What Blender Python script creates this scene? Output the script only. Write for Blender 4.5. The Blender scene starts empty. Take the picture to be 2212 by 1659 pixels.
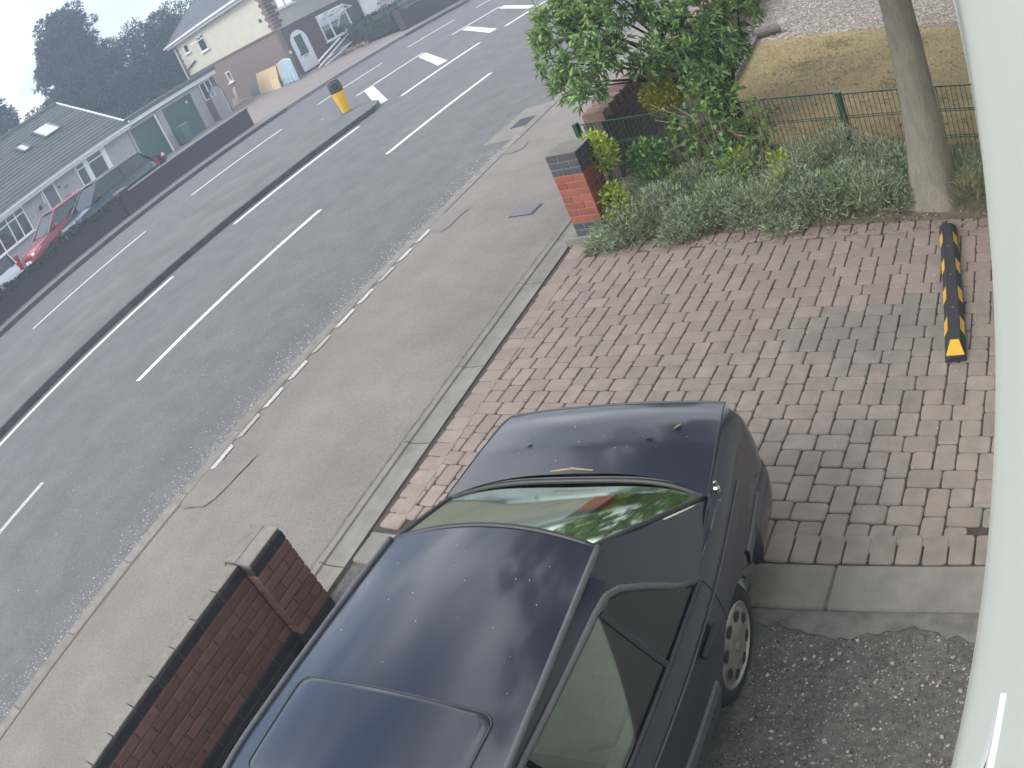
import bpy, math, random
import numpy as np
from mathutils import Vector, Matrix

random.seed(7)
rng = np.random.default_rng(11)
SC = bpy.context.scene
COL = SC.collection

# ------------------------------------------------------------------ camera
H = 3.25
CR = Vector((0.81674923, 0.43747632, -0.37621160))     # lens right, down and forward axes in the world
CD = Vector((-0.03237511, -0.61624738, -0.78688692))
CF = Vector((-0.57608380, 0.65486918, -0.48915623))
cd = bpy.data.cameras.new('camera')
cam = bpy.data.objects.new('camera', cd); COL.objects.link(cam)
cam.matrix_world = Matrix(((CR.x, -CD.x, -CF.x, 0), (CR.y, -CD.y, -CF.y, 0), (CR.z, -CD.z, -CF.z, H), (0, 0, 0, 1)))
cd.type = 'PANO'                                         # a wide surveillance lens with barrel distortion
cd.panorama_type = 'FISHEYE_LENS_POLYNOMIAL'
cd.sensor_fit = 'HORIZONTAL'; cd.sensor_width = 36.0; cd.sensor_height = 27.0
cd.fisheye_fov = math.pi
_a = 2212 / 36 / 1862.9018
cd.fisheye_polynomial_k0 = 0.0
cd.fisheye_polynomial_k1 = -_a
cd.fisheye_polynomial_k2 = 0.0
cd.fisheye_polynomial_k3 = -0.1488486 * _a ** 3
cd.fisheye_polynomial_k4 = 0.00167698 * _a ** 4
cd.clip_start = 0.01; cd.clip_end = 2000
SC.camera = cam

# ------------------------------------------------------------------ sky, sun, exposure
SUN_AZ = (-0.62, -0.78)          # the sun stands over the road, behind the camera
SUN_EL = math.radians(42)
w = bpy.data.worlds.new('World'); SC.world = w; w.use_nodes = True
nt = w.node_tree; nt.nodes.clear()
def N(t, ty, **kw):
    n = t.nodes.new(ty)
    for k, v in kw.items(): setattr(n, k, v)
    return n
out = N(nt, 'ShaderNodeOutputWorld'); bg = N(nt, 'ShaderNodeBackground')
sky = N(nt, 'ShaderNodeTexSky', sky_type='NISHITA', sun_disc=False, sun_elevation=SUN_EL,
        sun_rotation=math.atan2(SUN_AZ[0], SUN_AZ[1]), altitude=50, air_density=1.0, dust_density=0.8)
tc = N(nt, 'ShaderNodeTexCoord')
mp = N(nt, 'ShaderNodeMapping'); mp.inputs['Scale'].default_value = (1.0, 1.0, 2.4)
ns = N(nt, 'ShaderNodeTexNoise'); ns.inputs['Scale'].default_value = 1.5; ns.inputs['Detail'].default_value = 5; ns.inputs['Roughness'].default_value = 0.52
rp = N(nt, 'ShaderNodeValToRGB'); rp.color_ramp.elements[0].position = 0.38; rp.color_ramp.elements[1].position = 0.60
mx = N(nt, 'ShaderNodeMix', data_type='RGBA')
L = nt.links.new
L(tc.outputs['Generated'], mp.inputs['Vector']); L(mp.outputs['Vector'], ns.inputs['Vector']); L(ns.outputs['Fac'], rp.inputs['Fac'])
L(rp.outputs['Color'], mx.inputs['Factor']); L(sky.outputs['Color'], mx.inputs['A'])
mx.inputs['B'].default_value = (11.6, 11.6, 11.6, 1)
ns2 = N(nt, 'ShaderNodeTexNoise'); ns2.inputs['Scale'].default_value = 2.6; ns2.inputs['Detail'].default_value = 4
L(mp.outputs['Vector'], ns2.inputs['Vector'])
rp2 = N(nt, 'ShaderNodeValToRGB'); rp2.color_ramp.elements[0].position = .36; rp2.color_ramp.elements[1].position = .60
rp2.color_ramp.elements[0].color = (.27, .29, .32, 1); rp2.color_ramp.elements[1].color = (1, 1, 1, 1)
L(ns2.outputs['Fac'], rp2.inputs['Fac'])
cm = N(nt, 'ShaderNodeMix', data_type='RGBA', blend_type='MULTIPLY'); cm.inputs['Factor'].default_value = 1.0
cm.inputs['A'].default_value = (13.6, 13.6, 13.6, 1); L(rp2.outputs['Color'], cm.inputs['B']); L(cm.outputs['Result'], mx.inputs['B'])
L(mx.outputs['Result'], bg.inputs['Color']); bg.inputs['Strength'].default_value = 0.10
L(bg.outputs[0], out.inputs[0])

sd = bpy.data.lights.new('sun', 'SUN'); sd.energy = 1.0; sd.angle = math.radians(24); sd.color = (1.0, 0.95, 0.86)
sun = bpy.data.objects.new('sun', sd); COL.objects.link(sun)
_h = math.cos(SUN_EL) / math.hypot(*SUN_AZ)
sun.rotation_euler = Vector((SUN_AZ[0] * _h, SUN_AZ[1] * _h, math.sin(SUN_EL))).to_track_quat('Z', 'Y').to_euler()
sun.location = (-20, -20, 30)
SC.view_settings.view_transform = 'Standard'; SC.view_settings.look = 'None'
SC.view_settings.exposure = 1.47; SC.view_settings.gamma = 1.0
SC.cycles.use_denoising = True
SC.cycles.max_bounces = 8; SC.cycles.transparent_max_bounces = 16
SC.cycles.volume_bounces = 0

# ------------------------------------------------------------------ helpers
KR = -0.0468                                     # the road runs 2.7 degrees off the house wall
def R(p, q): return (p + KR * q, q)              # road frame -> world
class MB:
    """collects faces, builds ONE mesh object"""
    def __init__(s): s.v = []; s.f = []; s.m = []; s.mi = 0
    def poly(s, pts):
        i = len(s.v); s.v += [tuple(p) for p in pts]; s.f.append(tuple(range(i, i + len(pts)))); s.m.append(s.mi)
    def box(s, x0, x1, y0, y1, z0, z1, bev=0.0, mtx=None):
        b = min(bev, (x1 - x0) / 2.1, (y1 - y0) / 2.1, (z1 - z0) / 2.1) if bev else 0
        i = len(s.v)
        if not b:
            pts = [(x, y, z) for z in (z0, z1) for y in (y0, y1) for x in (x0, x1)]
            fs = [(0, 2, 3, 1), (4, 5, 7, 6), (0, 1, 5, 4), (2, 6, 7, 3), (0, 4, 6, 2), (1, 3, 7, 5)]
        else:
            def ring(z, d): return [(x0 + b, y0 + d, z), (x1 - b, y0 + d, z), (x1 - d, y0 + b, z), (x1 - d, y1 - b, z), (x1 - b, y1 - d, z), (x0 + b, y1 - d, z), (x0 + d, y1 - b, z), (x0 + d, y0 + b, z)]
            rr = [ring(z0, b * .7), ring(z0 + b, 0), ring(z1 - b, 0), ring(z1, b * .7)]
            pts = [p for r in rr for p in r]
            fs = [tuple(range(7, -1, -1)), tuple(range(24, 32))]
            for k in range(3):
                for j in range(8): fs.append((k * 8 + j, k * 8 + (j + 1) % 8, k * 8 + 8 + (j + 1) % 8, k * 8 + 8 + j))
        if mtx is not None: pts = [tuple(mtx @ Vector(p)) for p in pts]
        s.v += pts; s.f += [tuple(i + a for a in f) for f in fs]; s.m += [s.mi] * len(fs)
        return s
    def bar(s, a, b, w_, h_=None, up=(0, 0, 1)):
        """a straight bar of section w_ x h_ from a to b"""
        a = Vector(a); b = Vector(b); d = (b - a).normalized(); h_ = h_ or w_
        u = Vector(up)
        if abs(d.dot(u)) > .98: u = Vector((1, 0, 0))
        x = d.cross(u).normalized() * w_ / 2; y = x.cross(d).normalized() * h_ / 2
        q = [(-1, -1), (1, -1), (1, 1), (-1, 1)]; i = len(s.v)
        s.v += [tuple(p + x * m + y * n) for p in (a, b) for m, n in q]
        for f in [(3, 2, 1, 0), (4, 5, 6, 7), (0, 1, 5, 4), (1, 2, 6, 5), (2, 3, 7, 6), (3, 0, 4, 7)]:
            s.f.append(tuple(i + k for k in f)); s.m.append(s.mi)
        return s
    def tube(s, pts, rad, n=8, cap=True):
        pts = [Vector(p) for p in pts]; i = len(s.v)
        if not hasattr(rad, '__len__'): rad = [rad] * len(pts)
        prev = None
        for k, p in enumerate(pts):
            d = (pts[min(k + 1, len(pts) - 1)] - pts[max(k - 1, 0)]).normalized()
            u = (prev - d * prev.dot(d)) if prev is not None else d.orthogonal()
            u.normalize(); prev = u; v = d.cross(u)
            for j in range(n):
                a = 2 * math.pi * j / n; s.v.append(tuple(p + (u * math.cos(a) + v * math.sin(a)) * rad[k]))
        for k in range(len(pts) - 1):
            for j in range(n):
                s.f.append((i + k * n + j, i + k * n + (j + 1) % n, i + k * n + n + (j + 1) % n, i + k * n + n + j)); s.m.append(s.mi)
        if cap:
            s.f.append(tuple(i + j for j in range(n - 1, -1, -1))); s.m.append(s.mi)
            s.f.append(tuple(i + (len(pts) - 1) * n + j for j in range(n))); s.m.append(s.mi)
        return s
    def loft(s, secs, closed=False, caps=False):
        n = len(secs[0]); i = len(s.v)
        for c in secs: s.v += [tuple(p) for p in c]
        for k in range(len(secs) - 1):
            for j in range(n if closed else n - 1):
                s.f.append((i + k * n + j, i + k * n + (j + 1) % n, i + k * n + n + (j + 1) % n, i + k * n + n + j)); s.m.append(s.mi)
        if caps:
            s.f.append(tuple(i + j for j in range(n - 1, -1, -1))); s.m.append(s.mi)
            s.f.append(tuple(i + (len(secs) - 1) * n + j for j in range(n))); s.m.append(s.mi)
        return s
    def lathe(s, prof, n=24, axis='z', c=(0, 0, 0)):
        secs = []
        for r, h in prof:
            ring = []
            for j in range(n):
                a = 2 * math.pi * j / n; x, y = r * math.cos(a), r * math.sin(a)
                ring.append((c[0] + x, c[1] + y, c[2] + h) if axis == 'z' else (c[0] + h, c[1] + x, c[2] + y))
            secs.append(ring)
        return s.loft(secs, closed=True, caps=True)
    def prism(s, poly, z0, z1):
        n = len(poly); i = len(s.v)
        s.v += [(x, y, z0) for x, y in poly] + [(x, y, z1) for x, y in poly]
        s.f.append(tuple(i + j for j in range(n - 1, -1, -1))); s.f.append(tuple(i + n + j for j in range(n))); s.m += [s.mi] * 2
        for j in range(n): s.f.append((i + j, i + (j + 1) % n, i + n + (j + 1) % n, i + n + j)); s.m.append(s.mi)
        return s
    def mesh(s, name, mats, smooth=False):
        me = bpy.data.meshes.new(name); me.from_pydata(s.v, [], s.f)
        for m_ in (mats if isinstance(mats, (list, tuple)) else [mats]): me.materials.append(m_)
        if any(s.m): me.polygons.foreach_set('material_index', s.m)
        if smooth: me.polygons.foreach_set('use_smooth', [True] * len(s.f))
        me.update(); return me
    def build(s, name, mats, parent=None, smooth=False, **kw):
        return link(name, s.mesh(name, mats, smooth), parent, **kw)

def link(name, me, parent=None, loc=None, rot=None, kind=None):
    o = bpy.data.objects.new(name, me); COL.objects.link(o)
    if parent is not None: o.parent = parent
    if loc is not None: o.location = loc
    if rot is not None: o.rotation_euler = rot
    if kind: o['kind'] = kind
    return o
def tag(o, label, cat, group=None):
    o['label'] = label; o['category'] = cat
    if group: o['group'] = group
    return o
def thing(name, label, cat, loc=(0, 0, 0), rz=0.0, group=None):
    o = bpy.data.objects.new(name, None); COL.objects.link(o); o.location = loc; o.rotation_euler = (0, 0, rz)
    o.empty_display_size = 0.2
    return tag(o, label, cat, group)
def smoothed(o, ang=35):
    me = o.data; me.polygons.foreach_set('use_smooth', [True] * len(me.polygons))
    try: me.set_sharp_from_angle(angle=math.radians(ang))
    except Exception: pass
    return o
def soft(o, lv=2):
    m_ = o.modifiers.new('subdivision', 'SUBSURF'); m_.levels = lv; m_.render_levels = lv
    o.data.polygons.foreach_set('use_smooth', [True] * len(o.data.polygons)); return o
def fast_mesh(name, verts, quads, mats, smooth=False):
    """big meshes from numpy arrays"""
    me = bpy.data.meshes.new(name); nv = len(verts); nf = len(quads); k = quads.shape[1]
    me.vertices.add(nv); me.vertices.foreach_set('co', verts.astype(np.float32).ravel())
    me.loops.add(nf * k); me.loops.foreach_set('vertex_index', quads.astype(np.int32).ravel())
    me.polygons.add(nf); me.polygons.foreach_set('loop_start', np.arange(0, nf * k, k, dtype=np.int32))
    try: me.polygons.foreach_set('loop_total', np.full(nf, k, dtype=np.int32))
    except Exception: pass
    if smooth: me.polygons.foreach_set('use_smooth', np.ones(nf, dtype=bool))
    for m_ in (mats if isinstance(mats, (list, tuple)) else [mats]): me.materials.append(m_)
    me.update(); me.validate(); return me

# ------------------------------------------------------------------ materials
MATS = {}
def mat(name, c1, c2=None, rough=0.85, scale=8.0, detail=6, bump=0.0, bscale=None, rnd=0.0, metal=0.0, coat=0.0,
        spec=0.5, lo=0.35, hi=0.65, speck=None, speck_scale=60, speck_lo=0.66, obj=False, trans=0.0, island=0.0, stretch=None):
    """noise-mixed procedural surface; rnd = per-object and island = per-leaf brightness change"""
    m_ = bpy.data.materials.new(name); m_.use_nodes = True; t = m_.node_tree; l = t.links.new
    b = t.nodes['Principled BSDF']; b.inputs['Roughness'].default_value = rough; b.inputs['Metallic'].default_value = metal
    b.inputs['Coat Weight'].default_value = coat; b.inputs['Coat Roughness'].default_value = 0.11
    b.inputs['Specular IOR Level'].default_value = spec
    c2 = c2 or tuple(x * 0.72 for x in c1)
    co = N(t, 'ShaderNodeTexCoord') if obj else N(t, 'ShaderNodeNewGeometry')
    vec = co.outputs['Object'] if obj else co.outputs['Position']
    if stretch:
        mpp = N(t, 'ShaderNodeMapping'); mpp.inputs['Scale'].default_value = stretch; l(vec, mpp.inputs['Vector']); vec = mpp.outputs['Vector']
    n1 = N(t, 'ShaderNodeTexNoise'); n1.inputs['Scale'].default_value = scale; n1.inputs['Detail'].default_value = detail; n1.inputs['Roughness'].default_value = 0.6
    l(vec, n1.inputs['Vector'])
    r1 = N(t, 'ShaderNodeMapRange'); r1.inputs['From Min'].default_value = lo; r1.inputs['From Max'].default_value = hi
    l(n1.outputs['Fac'], r1.inputs['Value'])
    mm = N(t, 'ShaderNodeMix', data_type='RGBA'); mm.inputs['A'].default_value = (*c1, 1); mm.inputs['B'].default_value = (*c2, 1)
    l(r1.outputs['Result'], mm.inputs['Factor']); colr = mm.outputs['Result']
    if speck:
        n3 = N(t, 'ShaderNodeTexNoise'); n3.inputs['Scale'].default_value = speck_scale; n3.inputs['Detail'].default_value = 2; l(vec, n3.inputs['Vector'])
        r3 = N(t, 'ShaderNodeMapRange'); r3.inputs['From Min'].default_value = speck_lo; r3.inputs['From Max'].default_value = speck_lo + .05
        l(n3.outputs['Fac'], r3.inputs['Value'])
        m3 = N(t, 'ShaderNodeMix', data_type='RGBA'); l(r3.outputs['Result'], m3.inputs['Factor']); l(colr, m3.inputs['A']); m3.inputs['B'].default_value = (*speck, 1)
        colr = m3.outputs['Result']
    if rnd or island:
        if rnd: src = N(t, 'ShaderNodeObjectInfo').outputs['Random']; amt = rnd
        else: src = N(t, 'ShaderNodeNewGeometry').outputs['Random Per Island']; amt = island
        r2 = N(t, 'ShaderNodeMapRange'); r2.inputs['To Min'].default_value = 1 - amt; r2.inputs['To Max'].default_value = 1 + amt
        l(src, r2.inputs['Value'])
        hs = N(t, 'ShaderNodeHueSaturation'); l(colr, hs.inputs['Color']); l(r2.outputs['Result'], hs.inputs['Value']); colr = hs.outputs['Color']
    l(colr, b.inputs['Base Color'])
    if bump:
        n2 = N(t, 'ShaderNodeTexNoise'); n2.inputs['Scale'].default_value = bscale or scale * 6; n2.inputs['Detail'].default_value = 4; l(vec, n2.inputs['Vector'])
        bp = N(t, 'ShaderNodeBump'); bp.inputs['Strength'].default_value = bump; bp.inputs['Distance'].default_value = 0.01
        l(n2.outputs['Fac'], bp.inputs['Height']); l(bp.outputs['Normal'], b.inputs['Normal'])
    if trans:
        tr = N(t, 'ShaderNodeBsdfTranslucent'); ms = N(t, 'ShaderNodeMixShader'); ms.inputs[0].default_value = trans
        l(colr, tr.inputs['Color']); l(b.outputs[0], ms.inputs[1]); l(tr.outputs[0], ms.inputs[2])
        l(ms.outputs[0], t.nodes['Material Output'].inputs['Surface'])
    MATS[name] = m_; return m_

def glass_mat(name, tint, rough=0.02, base=0.10, grey=0.9):
    """window pane: tinted see-through with a real reflection"""
    m_ = bpy.data.materials.new(name); m_.use_nodes = True; t = m_.node_tree; l = t.links.new
    t.nodes.remove(t.nodes['Principled BSDF'])
    tr = N(t, 'ShaderNodeBsdfTransparent'); tr.inputs[0].default_value = (*tint, 1)
    gl = N(t, 'ShaderNodeBsdfGlossy'); gl.inputs['Roughness'].default_value = rough; gl.inputs['Color'].default_value = (grey, grey, grey, 1) if not hasattr(grey, '__len__') else (*grey, 1)
    fr = N(t, 'ShaderNodeFresnel'); fr.inputs['IOR'].default_value = 1.5
    ad = N(t, 'ShaderNodeMath', operation='ADD'); ad.inputs[1].default_value = base; ad.use_clamp = True
    l(fr.outputs[0], ad.inputs[0])
    ms = N(t, 'ShaderNodeMixShader'); l(ad.outputs[0], ms.inputs[0]); l(tr.outputs[0], ms.inputs[1]); l(gl.outputs[0], ms.inputs[2])
    l(ms.outputs[0], t.nodes['Material Output'].inputs['Surface']); MATS[name] = m_; return m_

def brick_mat(name, c1, c2, mortar, rough=.9, sc=1.0):
    """bricks too far away to pick apart"""
    m_ = bpy.data.materials.new(name); m_.use_nodes = True; t = m_.node_tree; l = t.links.new; b = t.nodes['Principled BSDF']
    b.inputs['Roughness'].default_value = rough
    tcn = N(t, 'ShaderNodeTexCoord'); br = N(t, 'ShaderNodeTexBrick'); br.offset = .5
    br.inputs['Color1'].default_value = (*c1, 1); br.inputs['Color2'].default_value = (*c2, 1); br.inputs['Mortar'].default_value = (*mortar, 1)
    br.inputs['Scale'].default_value = 1.0; br.inputs['Brick Width'].default_value = .225 * sc; br.inputs['Row Height'].default_value = .075 * sc; br.inputs['Mortar Size'].default_value = .009 * sc
    l(tcn.outputs['UV'], br.inputs['Vector']); l(br.outputs['Color'], b.inputs['Base Color'])
    bp = N(t, 'ShaderNodeBump'); bp.inputs['Strength'].default_value = .6; bp.inputs['Distance'].default_value = .006; bp.invert = True
    l(br.outputs['Fac'], bp.inputs['Height']); l(bp.outputs['Normal'], b.inputs['Normal']); MATS[name] = m_; return m_

M = {}
M['asphalt'] = mat('asphalt', (.128, .126, .128), (.102, .100, .102), .92, 2.2, 8, .55, 220, speck=(.26, .26, .27), speck_scale=170, speck_lo=.64)
M['asphalt_far'] = mat('asphalt_far', (.120, .125, .132), (.098, .102, .108), .92, .5, 8, .4, 120)
M['footway'] = mat('footway_asphalt', (.213, .193, .174), (.173, .157, .142), .95, 1.3, 8, .6, 240, speck=(.30, .29, .27), speck_scale=220, speck_lo=.62)
M['patch'] = mat('patch_asphalt', (.200, .184, .168), (.165, .152, .139), .95, 3, 8, .5, 200)
M['island'] = mat('island_asphalt', (.130, .134, .128), (.100, .104, .098), .95, 1.2, 8, .5, 150)
M['kerb'] = mat('kerb_concrete', (.215, .200, .180), (.150, .140, .125), .9, 7, 6, .4, 90, rnd=.08)
M['kerb_dark'] = mat('kerb_dark_concrete', (.085, .085, .092), (.062, .062, .068), .85, 5, 6, .4, 90, rnd=.12)
M['concrete'] = mat('concrete', (.225, .215, .190), (.160, .153, .135), .92, 4, 7, .35, 120, rnd=.06)
M['cement'] = mat('cement', (.19, .185, .17), (.11, .108, .10), .95, 9, 7, .6, 100)
M['yard'] = mat('yard_asphalt', (.138, .132, .124), (.095, .092, .087), .95, 6, 8, .9, 130, speck=(.17, .16, .15), speck_scale=120, speck_lo=.60)
M['paint'] = mat('road_paint', (.66, .66, .63), (.50, .50, .48), .8, 30, 6, .2, 100, lo=.5, hi=.8)
M['paint_worn'] = mat('worn_road_paint', (.50, .49, .46), (.26, .25, .235), .85, 40, 6, .2, 100, lo=.42, hi=.62)
M['paint_faint'] = mat('faint_road_paint', (.36, .345, .32), (.24, .225, .20), .9, 40, 6, .2, 100, lo=.4, hi=.6)
M['earth'] = mat('earth', (.175, .140, .105), (.110, .090, .068), .98, 9, 7, .8, 60)
M['ground'] = mat('ground_far', (.10, .10, .085), (.075, .075, .06), .95, .3, 6)
M['brick_red'] = mat('red_brick', (.30, .085, .055), (.24, .070, .046), .85, 14, 5, .35, 150, rnd=.16)
M['brick_blue'] = mat('blue_brick', (.075, .078, .090), (.055, .058, .068), .7, 14, 5, .3, 150, rnd=.14)
M['brick_brown'] = mat('brown_brick', (.200, .100, .080), (.160, .082, .066), .9, 16, 5, .4, 150, rnd=.18)
M['brick_black'] = mat('black_brick', (.030, .033, .040), (.022, .025, .030), .75, 16, 5, .3, 150, rnd=.2)
M['brick_coping'] = mat('coping_brick', (.225, .21, .185), (.165, .155, .135), .92, 22, 6, .5, 160, rnd=.12)
M['mortar'] = mat('mortar', (.27, .235, .19), (.20, .175, .14), .95, 30, 5, .4, 200)
M['mortar_dark'] = mat('mortar_dark', (.17, .125, .105), (.13, .098, .082), .95, 30, 5, .4, 200)
M['render'] = mat('cream_render', (.555, .57, .51), (.525, .54, .485), .75, 1.2, 5, .10, 160)
M['upvc'] = mat('white_upvc', (.78, .78, .77), (.74, .74, .73), .35, 3)
M['rubber'] = mat('black_rubber', (.030, .031, .034), (.022, .023, .026), .75, 25, 5, .3, 120)
M['yellow'] = mat('yellow_reflective', (.72, .40, .035), (.60, .32, .03), .45, 30, 5, .1, 200)
M['bark'] = mat('tree_bark', (.275, .245, .190), (.185, .165, .128), .95, 16, 8, 1.0, 70, stretch=(1, 1, .35), lo=.30, hi=.70)
M['branch'] = mat('branch_bark', (.055, .045, .035), (.035, .030, .024), .95, 30, 5, .4)
M['green_paint'] = mat('green_fence_paint', (.007, .058, .036), (.006, .046, .029), .45, 20)
M['leaf_laurel'] = mat('laurel_leaf', (.285, .415, .160), (.160, .275, .085), .45, 1.6, 3, island=.55, trans=.42)
M['leaf_gold'] = mat('golden_leaf', (.520, .480, .050), (.360, .390, .045), .5, 6, 3, island=.45, trans=.3)
M['leaf_lime'] = mat('lime_leaf', (.470, .560, .080), (.310, .430, .055), .5, 6, 3, island=.45, trans=.3)
M['leaf_bramble'] = mat('bramble_leaf', (.165, .275, .065), (.095, .185, .042), .55, 5, 3, island=.5, trans=.25)
M['leaf_lavender'] = mat('lavender_leaf', (.325, .385, .250), (.205, .265, .140), .8, 4, 4, island=.45, trans=.15)
M['leaf_grass'] = mat('grass_blade', (.210, .250, .105), (.270, .240, .125), .8, 4, 4, island=.4, trans=.2)
M['stalk'] = mat('dry_stalk', (.330, .250, .170), (.240, .175, .115), .9, 10, 4, island=.3)
M['leaf_crown'] = mat('crown_leaf', (.070, .110, .035), (.045, .075, .025), .5, 3, 3, island=.45, trans=.25)
M['leaf_dark'] = mat('purple_leaf', (.030, .022, .020), (.020, .018, .016), .5, 6, 3, island=.4, trans=.1)
M['leaf_conifer'] = mat('conifer_leaf', (.032, .052, .036), (.020, .035, .026), .8, .5, 3, island=.5, trans=.1)
M['leaf_far'] = mat('far_tree_leaf', (.042, .066, .040), (.026, .044, .028), .8, .5, 3, island=.5, trans=.1)
M['leaf_hedge'] = mat('hedge_leaf', (.035, .050, .028), (.024, .036, .020), .8, 2, 3, island=.5, trans=.1)
M['lawn'] = mat('dry_lawn', (.300, .222, .108), (.210, .165, .078), .98, 2.6, 8, .9, 60, lo=.3, hi=.7, speck=(.075, .085, .035), speck_scale=9, speck_lo=.62)
M['straw'] = mat('straw_blade', (.340, .270, .150), (.230, .190, .098), .9, 2, 4, island=.35, trans=.15)
M['pebble'] = mat('pebble', (.34, .30, .26), (.22, .19, .165), .9, 30, 4, island=.45)
M['grit'] = mat('grit_chip', (.62, .60, .57), (.40, .38, .36), .8, 40, 3, island=.4)
M['wood_grey'] = mat('weathered_wood', (.21, .185, .155), (.145, .125, .105), .95, 12, 6, .5, 60, stretch=(1, .2, 1))
M['paint_navy'] = mat('navy_car_paint', (.017, .020, .034), (.013, .016, .029), .45, 1, 2, coat=1.0, spec=.15)
M['trim_black'] = mat('black_trim', (.024, .025, .028), (.018, .019, .021), .55, 20)
M['trim_grey'] = mat('grey_trim', (.085, .088, .095), (.07, .072, .078), .38, 20)
M['seal'] = mat('rubber_seal', (.030, .030, .032), (.022, .022, .024), .5, 20)
M['chrome'] = mat('chrome', (.60, .60, .60), (.55, .55, .55), .18, 20, metal=1.0)
M['alloy'] = mat('alloy_wheel', (.46, .45, .42), (.34, .33, .30), .40, 20, metal=.75)
M['tyre'] = mat('tyre_rubber', (.020, .020, .021), (.014, .014, .015), .85, 30, 4, .3, 120)
M['seat'] = mat('beige_seat_cloth', (.46, .47, .42), (.38, .39, .35), .9, 12, 5, .3, 100)
M['seat_dark'] = mat('dark_cabin_trim', (.05, .052, .055), (.04, .042, .044), .85, 12)
M['shelf'] = mat('parcel_shelf_cloth', (.58, .60, .52), (.48, .50, .43), .95, 12)
M['lamp_red'] = mat('red_lamp_lens', (.35, .02, .02), (.28, .015, .015), .15, 10, coat=1.0)
M['lamp_clear'] = mat('clear_lamp_lens', (.75, .76, .78), (.62, .63, .65), .12, 10, coat=1.0)
M['paint_black'] = mat('black_car_paint', (.012, .013, .016), (.010, .011, .014), .2, 1, 2, coat=1.0)
M['paint_red'] = mat('red_car_paint', (.30, .018, .022), (.27, .016, .02), .25, 1, 2, coat=1.0)
M['paint_white'] = mat('white_car_paint', (.62, .64, .66), (.60, .62, .64), .25, 1, 2, coat=1.0)
M['pebbledash'] = mat('pale_pebbledash', (.38, .37, .38), (.33, .32, .33), .95, 5, 6, .3, 90)
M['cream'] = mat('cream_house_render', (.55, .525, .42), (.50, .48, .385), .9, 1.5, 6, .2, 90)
M['cream_shaded'] = mat('cream_shaded_render', (.46, .445, .37), (.42, .405, .335), .9, 1.5, 6, .2, 90)  # darker copy of the cream: the front wall's shade put into the colour
M['roof_tile'] = mat('grey_roof_tile', (.085, .088, .090), (.062, .064, .066), .85, 6, 5, .3, 60, rnd=.12)
M['roof_slate'] = mat('slate_roof_tile', (.095, .098, .112), (.075, .078, .088), .8, 6, 5, .3, 60, rnd=.10)
M['garage_green'] = mat('green_garage_door', (.045, .105, .080), (.038, .090, .070), .55, 3)
M['felt'] = mat('roof_felt', (.10, .105, .11), (.08, .084, .088), .9, 3)
M['far_wall'] = brick_mat('dark_wall_brick', (.055, .045, .046), (.040, .035, .037), (.075, .066, .062))
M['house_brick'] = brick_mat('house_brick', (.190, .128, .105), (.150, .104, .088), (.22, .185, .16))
M['house_brick_shaded'] = brick_mat('house_brick_shaded', (.115, .075, .066), (.090, .062, .056), (.14, .115, .10))  # darker copy of the house brick, with the front's shade painted in
M['garden_wall'] = brick_mat('garden_wall_brick', (.140, .085, .065), (.105, .066, .052), (.16, .125, .10))
M['quoin'] = mat('quoin_brick', (.17, .115, .095), (.13, .09, .075), .9, 4, rnd=.2)
M['pane_dark'] = glass_mat('dark_window_pane', (.50, .54, .56), .03, .10)
M['pane_car'] = glass_mat('car_glass', (.70, .75, .70), .015, .02)
M['pane_rear'] = glass_mat('rear_car_glass', (.78, .85, .74), .06, .0, (.60, .68, .56))
M['pane_far_car'] = glass_mat('far_car_glass', (.03, .033, .036), .04, .03)
M['void'] = mat('room_dark', (.10, .11, .12), (.07, .08, .09), .95, 3)
M['curtain'] = mat('net_curtain', (.60, .61, .60), (.48, .49, .49), .9, 3, stretch=(1, 6, .4))
M['ply'] = mat('plywood', (.58, .44, .25), (.50, .37, .205), .8, 2.5, 5, stretch=(1, 1, 4))
M['tarp'] = mat('pale_blue_sheet', (.36, .47, .53), (.28, .38, .44), .6, 4)
M['bollard_yellow'] = mat('bollard_yellow', (.80, .46, .008), (.74, .42, .008), .35, 6)
M['bollard_dark'] = mat('bollard_dark', (.035, .034, .034), (.028, .027, .027), .5, 10)
M['bin_green'] = mat('green_bin_plastic', (.060, .150, .100), (.050, .125, .085), .5, 10)
M['white_paint'] = mat('white_gloss_paint', (.72, .73, .74), (.66, .67, .68), .45, 6)
M['door_grey'] = mat('grey_door_paint', (.12, .12, .13), (.10, .10, .11), .5, 6)
M['forecourt'] = mat('forecourt_paving', (.235, .195, .170), (.18, .155, .14), .95, 1.2, 7, .3, 60)
M['iron'] = mat('cast_iron', (.065, .066, .072), (.045, .046, .05), .6, 30, 5, .4, 150)
M['iron_dirt'] = mat('gutter_dirt', (.070, .066, .062), (.105, .10, .095), .95, 12, 6)
M['leaf_brown'] = mat('fallen_leaf', (.34, .22, .08), (.22, .13, .05), .8, 30)

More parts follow.
